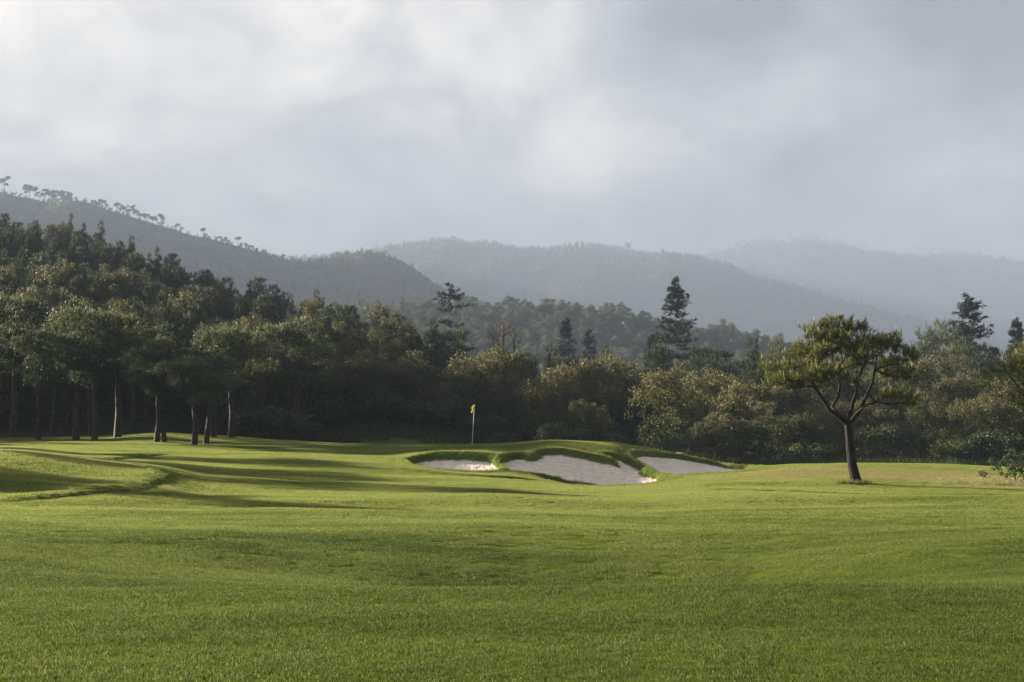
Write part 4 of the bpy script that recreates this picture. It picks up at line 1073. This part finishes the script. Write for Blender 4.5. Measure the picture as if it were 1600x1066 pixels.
# ------------------------------------------------------------------ bushes, rocks, grass
BUSH = [bush_proto(501), bush_proto(502, 1.3, 1.5), bush_proto(503, 1.0, 2.0)]
SBUSH = bush_proto(504, 1.0, 1.2, M_silver)
BL = [(405,92,'low bush in deep shade at the end of the grove'),(428,95,'dark green bush left of the bare grey trunk'),(490,98,'leafy bush right of the bare grey trunk'),(512,107,'fresh green bush on the dark grass bank'),
      (540,108,'fresh green bush next to the first one along the grass bank'),(575,109,'spreading bush below the brown flecked oak'),(610,109,'bushy brush below the round dark oak'),(640,109,'bright green bush at the head of the grass bank'),
      (664,108,'bright green bush left of the flagstick at the bank end'),(690,107,'round bush close left of the flagstick'),(722,107,'dark bush hidden behind the flag pole'),(762,104,'leafy green bush immediately right of the flagstick'),(795,100,'second leafy bush right of the flagstick'),
      (830,92,'shaded bush behind the crest of the bunkers'),(868,90,'shaded bush beside the small round golden oak'),(965,89,'bush between the small round golden oak and the bright oak'),(1062,86,'dark bush at the foot of the bright golden oak'),
      (1185,86,'bush to the right of the silvery bush tree'),(1235,88,'shaded bush near the left side of the solitary pine'),(1290,88,'shaded bush a little left of the solitary pine trunk'),(1370,88,'shaded bush right of the solitary pine trunk'),
      (1430,89,'shaded bush below the right limb of the solitary pine'),(1490,89,'dim bush below the dark rounded oak'),(1550,88,'dim bush behind the dry grass'),(1610,88,'bush at the end of the treeline foot')]
for i, (px, Y, lab) in enumerate(BL):
    x = at(px, 700, Y)[0]; s = 1.15+.35*math.sin(i*2.3)
    if px < 760: s *= 1.15
    plant('bush', BUSH[i % 3], (x, Y, gz(x, Y)-.05), i*1.3, (s*1.15, s, s), lab, 'bush', 'bushes along the foot of the wood')
b = ghit(1587, 757, 40, 66)
def leafy_shrub():
    rs = np.random.default_rng(3); T = []
    for i in range(34): T.append((rs.normal(0, .42), rs.normal(0, .35), .25+.65*rs.random()))
    T += [(-.28,0,1.05),(-.05,.1,1.25),(.2,0,1.1)]
    T = np.array(T)
    nd, pr, rd, tips = grow({'pts': [(0,0,-.1),(0,0,.08)], 'par': [-1,0], 'start': 1, 'rad': np.array([.03,.03])}, T, .006, rs=rs, seg=.25)
    Vt, Ft = tubes(nd, pr, rd, 5); Vl, Fl, tp = leaves(T, 26, .17, .10, .6, rs, .4, rs.random(len(T))*.7)
    plant('leafy_shrub', {'stem': mesh('stem', Vt, Ft, [M_bark], smooth=True), 'foliage': mesh('foliage', Vl, Fl, [M_bush], attrs={'tip': tp})}, b, 0, 1.0,
          'small leafy shrub with upright shoots in the dry grass beside the fairway', 'shrub')
leafy_shrub()
# neighbouring pine reaching in from the right edge
pb = pine_proto(231, H=5.6, Rr=2.6, clear=.38, nt_=520, per=20, length=.22, width=.018, mat_=M_hero, trunk_r=.2)
DIM[id(pb)] = (5.6, 2.6)
xb = at(1668, 700, 50)[0]
plant('pine_tree', pb, (xb, 50, gz(xb, 50)-.1), .7, (1.0, 1.0, 1.0), 'bright green pine mostly cut off by the picture edge, one branch reaching in', 'tree')

def rock(name, loc, s, label, seed, m_):
    bm_V = []; nu, nv = 16, 10
    for i in range(nv+1):
        for j in range(nu):
            th = math.pi*i/nv; ph = 2*math.pi*j/nu
            bm_V.append((math.sin(th)*math.cos(ph), math.sin(th)*math.sin(ph), math.cos(th)))
    A = np.array(bm_V); r_ = 1 + .28*fbm(A[:,0]*1.7+seed+A[:,2], A[:,1]*1.7+seed*2-A[:,2], 4, seed); A = A*r_[:,None]*np.array(s)
    k = np.arange((nv+1)*nu).reshape(nv+1, nu)
    q = np.stack([k[:-1], np.roll(k[:-1], -1, 1), np.roll(k[1:], -1, 1), k[1:]], -1).reshape(-1, 4)
    tag(link(name, mesh(name, A, q, [m_]), None, loc), label, 'rock')
def build_rock(t):
    g = N(t, 'ShaderNodeNewGeometry'); n = noise(t, g.outputs['Position'], 3, 8, .7)
    c = ramp(t, n, [(.35, (.16,.15,.14)), (.65, (.38,.36,.34))], 'LINEAR')
    d = N(t, 'ShaderNodeBsdfPrincipled'); d.inputs['Roughness'].default_value = .9; L(t, c, d.inputs['Base Color']); L(t, bumpn(t, n, .8, .1), d.inputs['Normal'])
    o = N(t, 'ShaderNodeOutputMaterial'); L(t, d.outputs[0], o.inputs[0])
M_rock = mat('grey_stone', build_rock)
def rock_at(px, py, Y, s, label, seed, lift=0.0):
    x = at(px, py, Y)[0]; rock('rock', (x, Y, gz(x, Y)+lift), s, label, seed, M_rock)
rock_at(1062, 708, 83.5, (.42,.35,.24), 'pale grey boulder at the foot of the trees behind the far bunker', 3, .08)
rock_at(1046, 710, 83, (.22,.2,.14), 'smaller stone lying beside the pale boulder behind the far bunker', 8, .05)
rock_at(310, 510, 168, (1.6,1.0,1.5), 'bare pale crag showing between trees on the wooded hillside', 6, 4.2)

def field(A, x, y):
    i = np.clip(np.searchsorted(ys, y)-1, 0, len(ys)-2); u = np.clip(x/Wd[i], ux[0], ux[-1]-1e-6)
    return A[i, np.clip(np.searchsorted(ux, u), 0, len(ux)-1)]
# blades: one patch of turf repeated over the near ground; points and patch live in the same mesh
def turf(name, label, pts, blades, radius, length, width, mt, seed=1, lean=.45, kind='stuff'):
    rs = np.random.default_rng(seed)
    P = np.stack([rs.uniform(-radius, radius, blades), rs.uniform(-radius, radius, blades), np.zeros(blades)], 1)
    Vb, Fb, _ = tufts(P, unit(np.array([0, 0, 1.])+rs.normal(0, lean, (blades, 3))), 1, length, width, rs, .3)
    Vb[:, 2] = np.maximum(Vb[:, 2], -.004)
    pts = np.asarray(pts, float); n = len(Vb)
    V_ = np.concatenate([Vb, pts[:, :3]])
    me = mesh(name, V_, Fb, [mt])
    ip_ = np.zeros(len(V_)); ip_[n:] = 1
    a = me.attributes.new('is_point', 'FLOAT', 'POINT'); a.data.foreach_set('value', ip_.astype(np.float32))
    rot = np.zeros((len(V_), 3)); rot[n:, 2] = rs.random(len(pts))*6.283
    a = me.attributes.new('rot', 'FLOAT_VECTOR', 'POINT'); a.data.foreach_set('vector', rot.astype(np.float32).ravel())
    e_ = .25; nr_ = np.zeros((len(V_), 3)); nr_[:, 2] = 1
    nr_[n:, 0] = -(terrain_z(pts[:, 0]+e_, pts[:, 1])-terrain_z(pts[:, 0]-e_, pts[:, 1]))/(2*e_)
    nr_[n:, 1] = -(terrain_z(pts[:, 0], pts[:, 1]+e_)-terrain_z(pts[:, 0], pts[:, 1]-e_))/(2*e_)
    a = me.attributes.new('nrm', 'FLOAT_VECTOR', 'POINT'); a.data.foreach_set('vector', nr_.astype(np.float32).ravel())
    a = me.attributes.new('dry', 'FLOAT', 'POINT'); dr_ = np.zeros(len(V_)); dr_[n:] = field(dry, pts[:, 0], pts[:, 1]); a.data.foreach_set('value', dr_.astype(np.float32))
    a = me.attributes.new('scl', 'FLOAT', 'POINT'); sc_ = np.ones(len(V_)); sc_[n:] = rs.uniform(.75, 1.25, len(pts))*(1+.35*field(rough, pts[:, 0], pts[:, 1])); a.data.foreach_set('value', sc_.astype(np.float32))
    o = bpy.data.objects.new(name, me); COL.objects.link(o); tag(o, label, 'grass', kind='stuff')
    gt = bpy.data.node_groups.new(name, 'GeometryNodeTree')
    gt.interface.new_socket('Geometry', in_out='INPUT', socket_type='NodeSocketGeometry'); gt.interface.new_socket('Geometry', in_out='OUTPUT', socket_type='NodeSocketGeometry')
    gi = gt.nodes.new('NodeGroupInput'); go = gt.nodes.new('NodeGroupOutput')
    def na(nm, ty):
        a = gt.nodes.new('GeometryNodeInputNamedAttribute'); a.data_type = ty; a.inputs[0].default_value = nm; return a.outputs['Attribute']
    cp = gt.nodes.new('FunctionNodeCompare'); cp.inputs[1].default_value = .5; gt.links.new(na('is_point', 'FLOAT'), cp.inputs[0])
    sp_ = gt.nodes.new('GeometryNodeSeparateGeometry'); gt.links.new(gi.outputs[0], sp_.inputs[0]); gt.links.new(cp.outputs[0], sp_.inputs['Selection'])
    ip = gt.nodes.new('GeometryNodeInstanceOnPoints'); gt.links.new(sp_.outputs[0], ip.inputs['Points']); gt.links.new(sp_.outputs[1], ip.inputs['Instance'])
    e2r = gt.nodes.new('FunctionNodeEulerToRotation'); gt.links.new(na('rot', 'FLOAT_VECTOR'), e2r.inputs[0])
    al = gt.nodes.new('FunctionNodeAlignRotationToVector'); al.axis = 'Z'; gt.links.new(e2r.outputs[0], al.inputs['Rotation']); gt.links.new(na('nrm', 'FLOAT_VECTOR'), al.inputs['Vector'])
    gt.links.new(al.outputs[0], ip.inputs['Rotation'])
    gt.links.new(na('scl', 'FLOAT'), ip.inputs['Scale']); gt.links.new(ip.outputs[0], go.inputs[0])
    md = o.modifiers.new('scatter', 'NODES'); md.node_group = gt
    return o
rg_ = np.random.default_rng(88); pts = []
y = 8.6
while y < 33:
    st = .30; dens = 1 if y < 20 else max(0, 1-(y-20)/13)
    xw = .40*y+9.0; x = -xw
    while x < xw:
        if rg_.random() < dens:
            pts.append((x+rg_.uniform(-.08, .08), y+rg_.uniform(-.08, .08), 0))
        x += st
    y += st
pts = np.array(pts); pts[:, 2] = terrain_z(pts[:, 0], pts[:, 1])+.004
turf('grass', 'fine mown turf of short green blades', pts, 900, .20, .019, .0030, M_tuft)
far = []
y = 21.0
while y < 108:
    st = .40; x = -.42*y-8
    while x < .42*y+8:
        if y > 33 or rg_.random() < (y-19)/13: far.append((x+rg_.uniform(-.12, .12), y+rg_.uniform(-.12, .12), 0))
        x += st
    y += st
far = np.array(far); sm_ = 0
for ox, oy in ((0,0),(.1,0),(-.1,0),(0,.1),(0,-.1)): sm_ = np.maximum(sm_, field(sand, far[:, 0]+ox, far[:, 1]+oy))
frs = field(forest, far[:, 0], far[:, 1]); rgh = field(rough, far[:, 0], far[:, 1])
near_b = (far[:, 0] > -9) & (far[:, 0] < 16) & (far[:, 1] > 56.5) & (far[:, 1] < 79.5) & (rgh > .05)
far = far[(sm_ < .02) & (frs < .5) & ~near_b]
far[:, 2] = terrain_z(far[:, 0], far[:, 1])+.007
# bunker banks: smaller patches that follow the steep lips
gx, gy = np.meshgrid(np.arange(-9, 16, .15), np.arange(56.5, 79.5, .15)); gx = gx.ravel()+rg_.uniform(-.05, .05, gx.size); gy = gy.ravel()+rg_.uniform(-.05, .05, gy.size)
smb = 0
for ox, oy in ((0,0),(.2,0),(-.2,0),(0,.2),(0,-.2),(.14,.14),(-.14,.14),(.14,-.14),(-.14,-.14)): smb = np.maximum(smb, field(sand, gx+ox, gy+oy))
kb = ((field(rough, gx, gy) > .05) | (smb > .02)) & (field(sand, gx, gy) < .25)
bank = np.stack([gx[kb], gy[kb], terrain_z(gx[kb], gy[kb])+.002], 1); print('bank patches', len(bank))
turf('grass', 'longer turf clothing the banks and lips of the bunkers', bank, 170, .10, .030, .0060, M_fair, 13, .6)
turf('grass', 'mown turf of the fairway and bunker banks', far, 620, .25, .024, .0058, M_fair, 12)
# taller dry grass round the leafy shrub, brush on the bank and along the foot of the wood
D_ = []
c0 = ghit(1585, 757, 40, 66)
for i in range(230): D_.append((c0[0]-abs(rg_.normal(0, 1.9))+.8, c0[1]+rg_.normal(0, .9), 0))
D_ = np.array(D_); D_[:, 2] = terrain_z(D_[:, 0], D_[:, 1])
turf('dry_grass', 'tufts of pale dry grass surrounding the leafy shrub', D_, 50, .22, .15, .007, M_dry, 4, .5)
Bk = []
for i in range(5200):
    px = rg_.uniform(360, 1700); Y = rg_.uniform(80, 112)
    if px < 460 and Y < 92: continue
    x = at(px, 700, Y)[0]
    fv = Y - interp_px([(-900,84),(330,92),(450,98),(520,100),(600,101),(740,101),(850,96),(1000,86),(1200,84),(2600,82)], [px])[0]
    if fv < -1: continue
    Bk.append((x, Y, 0))
Bk = np.array(Bk); Bk[:, 2] = terrain_z(Bk[:, 0], Bk[:, 1])
def build_wild(t):
    g = N(t, 'ShaderNodeNewGeometry')
    c = ramp(t, g.outputs['Random Per Island'], [(0, (.025, .045, .010)), (.6, (.05, .075, .018)), (1, (.11, .10, .04))], 'LINEAR'); leaf_shader(t, c, .6, .3)
turf('undergrowth', 'dark rough grass and weeds along the foot of the wood', Bk, 60, .5, .45, .022, mat('wild_grass', build_wild), 6, .5)

# ------------------------------------------------------------------ the air
def build_haze(t):
    v = N(t, 'ShaderNodeVolumePrincipled'); v.inputs['Color'].default_value = (.20, .238, .31, 1); v.inputs['Density'].default_value = HAZE
    v.inputs['Anisotropy'].default_value = 0.0
    o = N(t, 'ShaderNodeOutputMaterial'); L(t, v.outputs[0], o.inputs[1])
HAZE = 0.0005
x0, x1, y0, y1, z0, z1 = -3000, 3000, -135, 6100, -45, 550
cx = np.array([(x0,y0,z0),(x1,y0,z0),(x1,y1,z0),(x0,y1,z0),(x0,y0,z1),(x1,y0,z1),(x1,y1,z1),(x0,y1,z1)], float)
fq = np.array([(0,3,2,1),(4,5,6,7),(0,1,5,4),(1,2,6,5),(2,3,7,6),(3,0,4,7)])
tag(link('haze', mesh('haze', cx, fq, [mat('mist', build_haze)])), 'thin bluish mist filling the valley', 'haze', kind='stuff')

for o_ in SC.objects:
    if o_.get('label') and len(o_['label'].split()) > 16: print('LONG', o_.name, o_['label'])
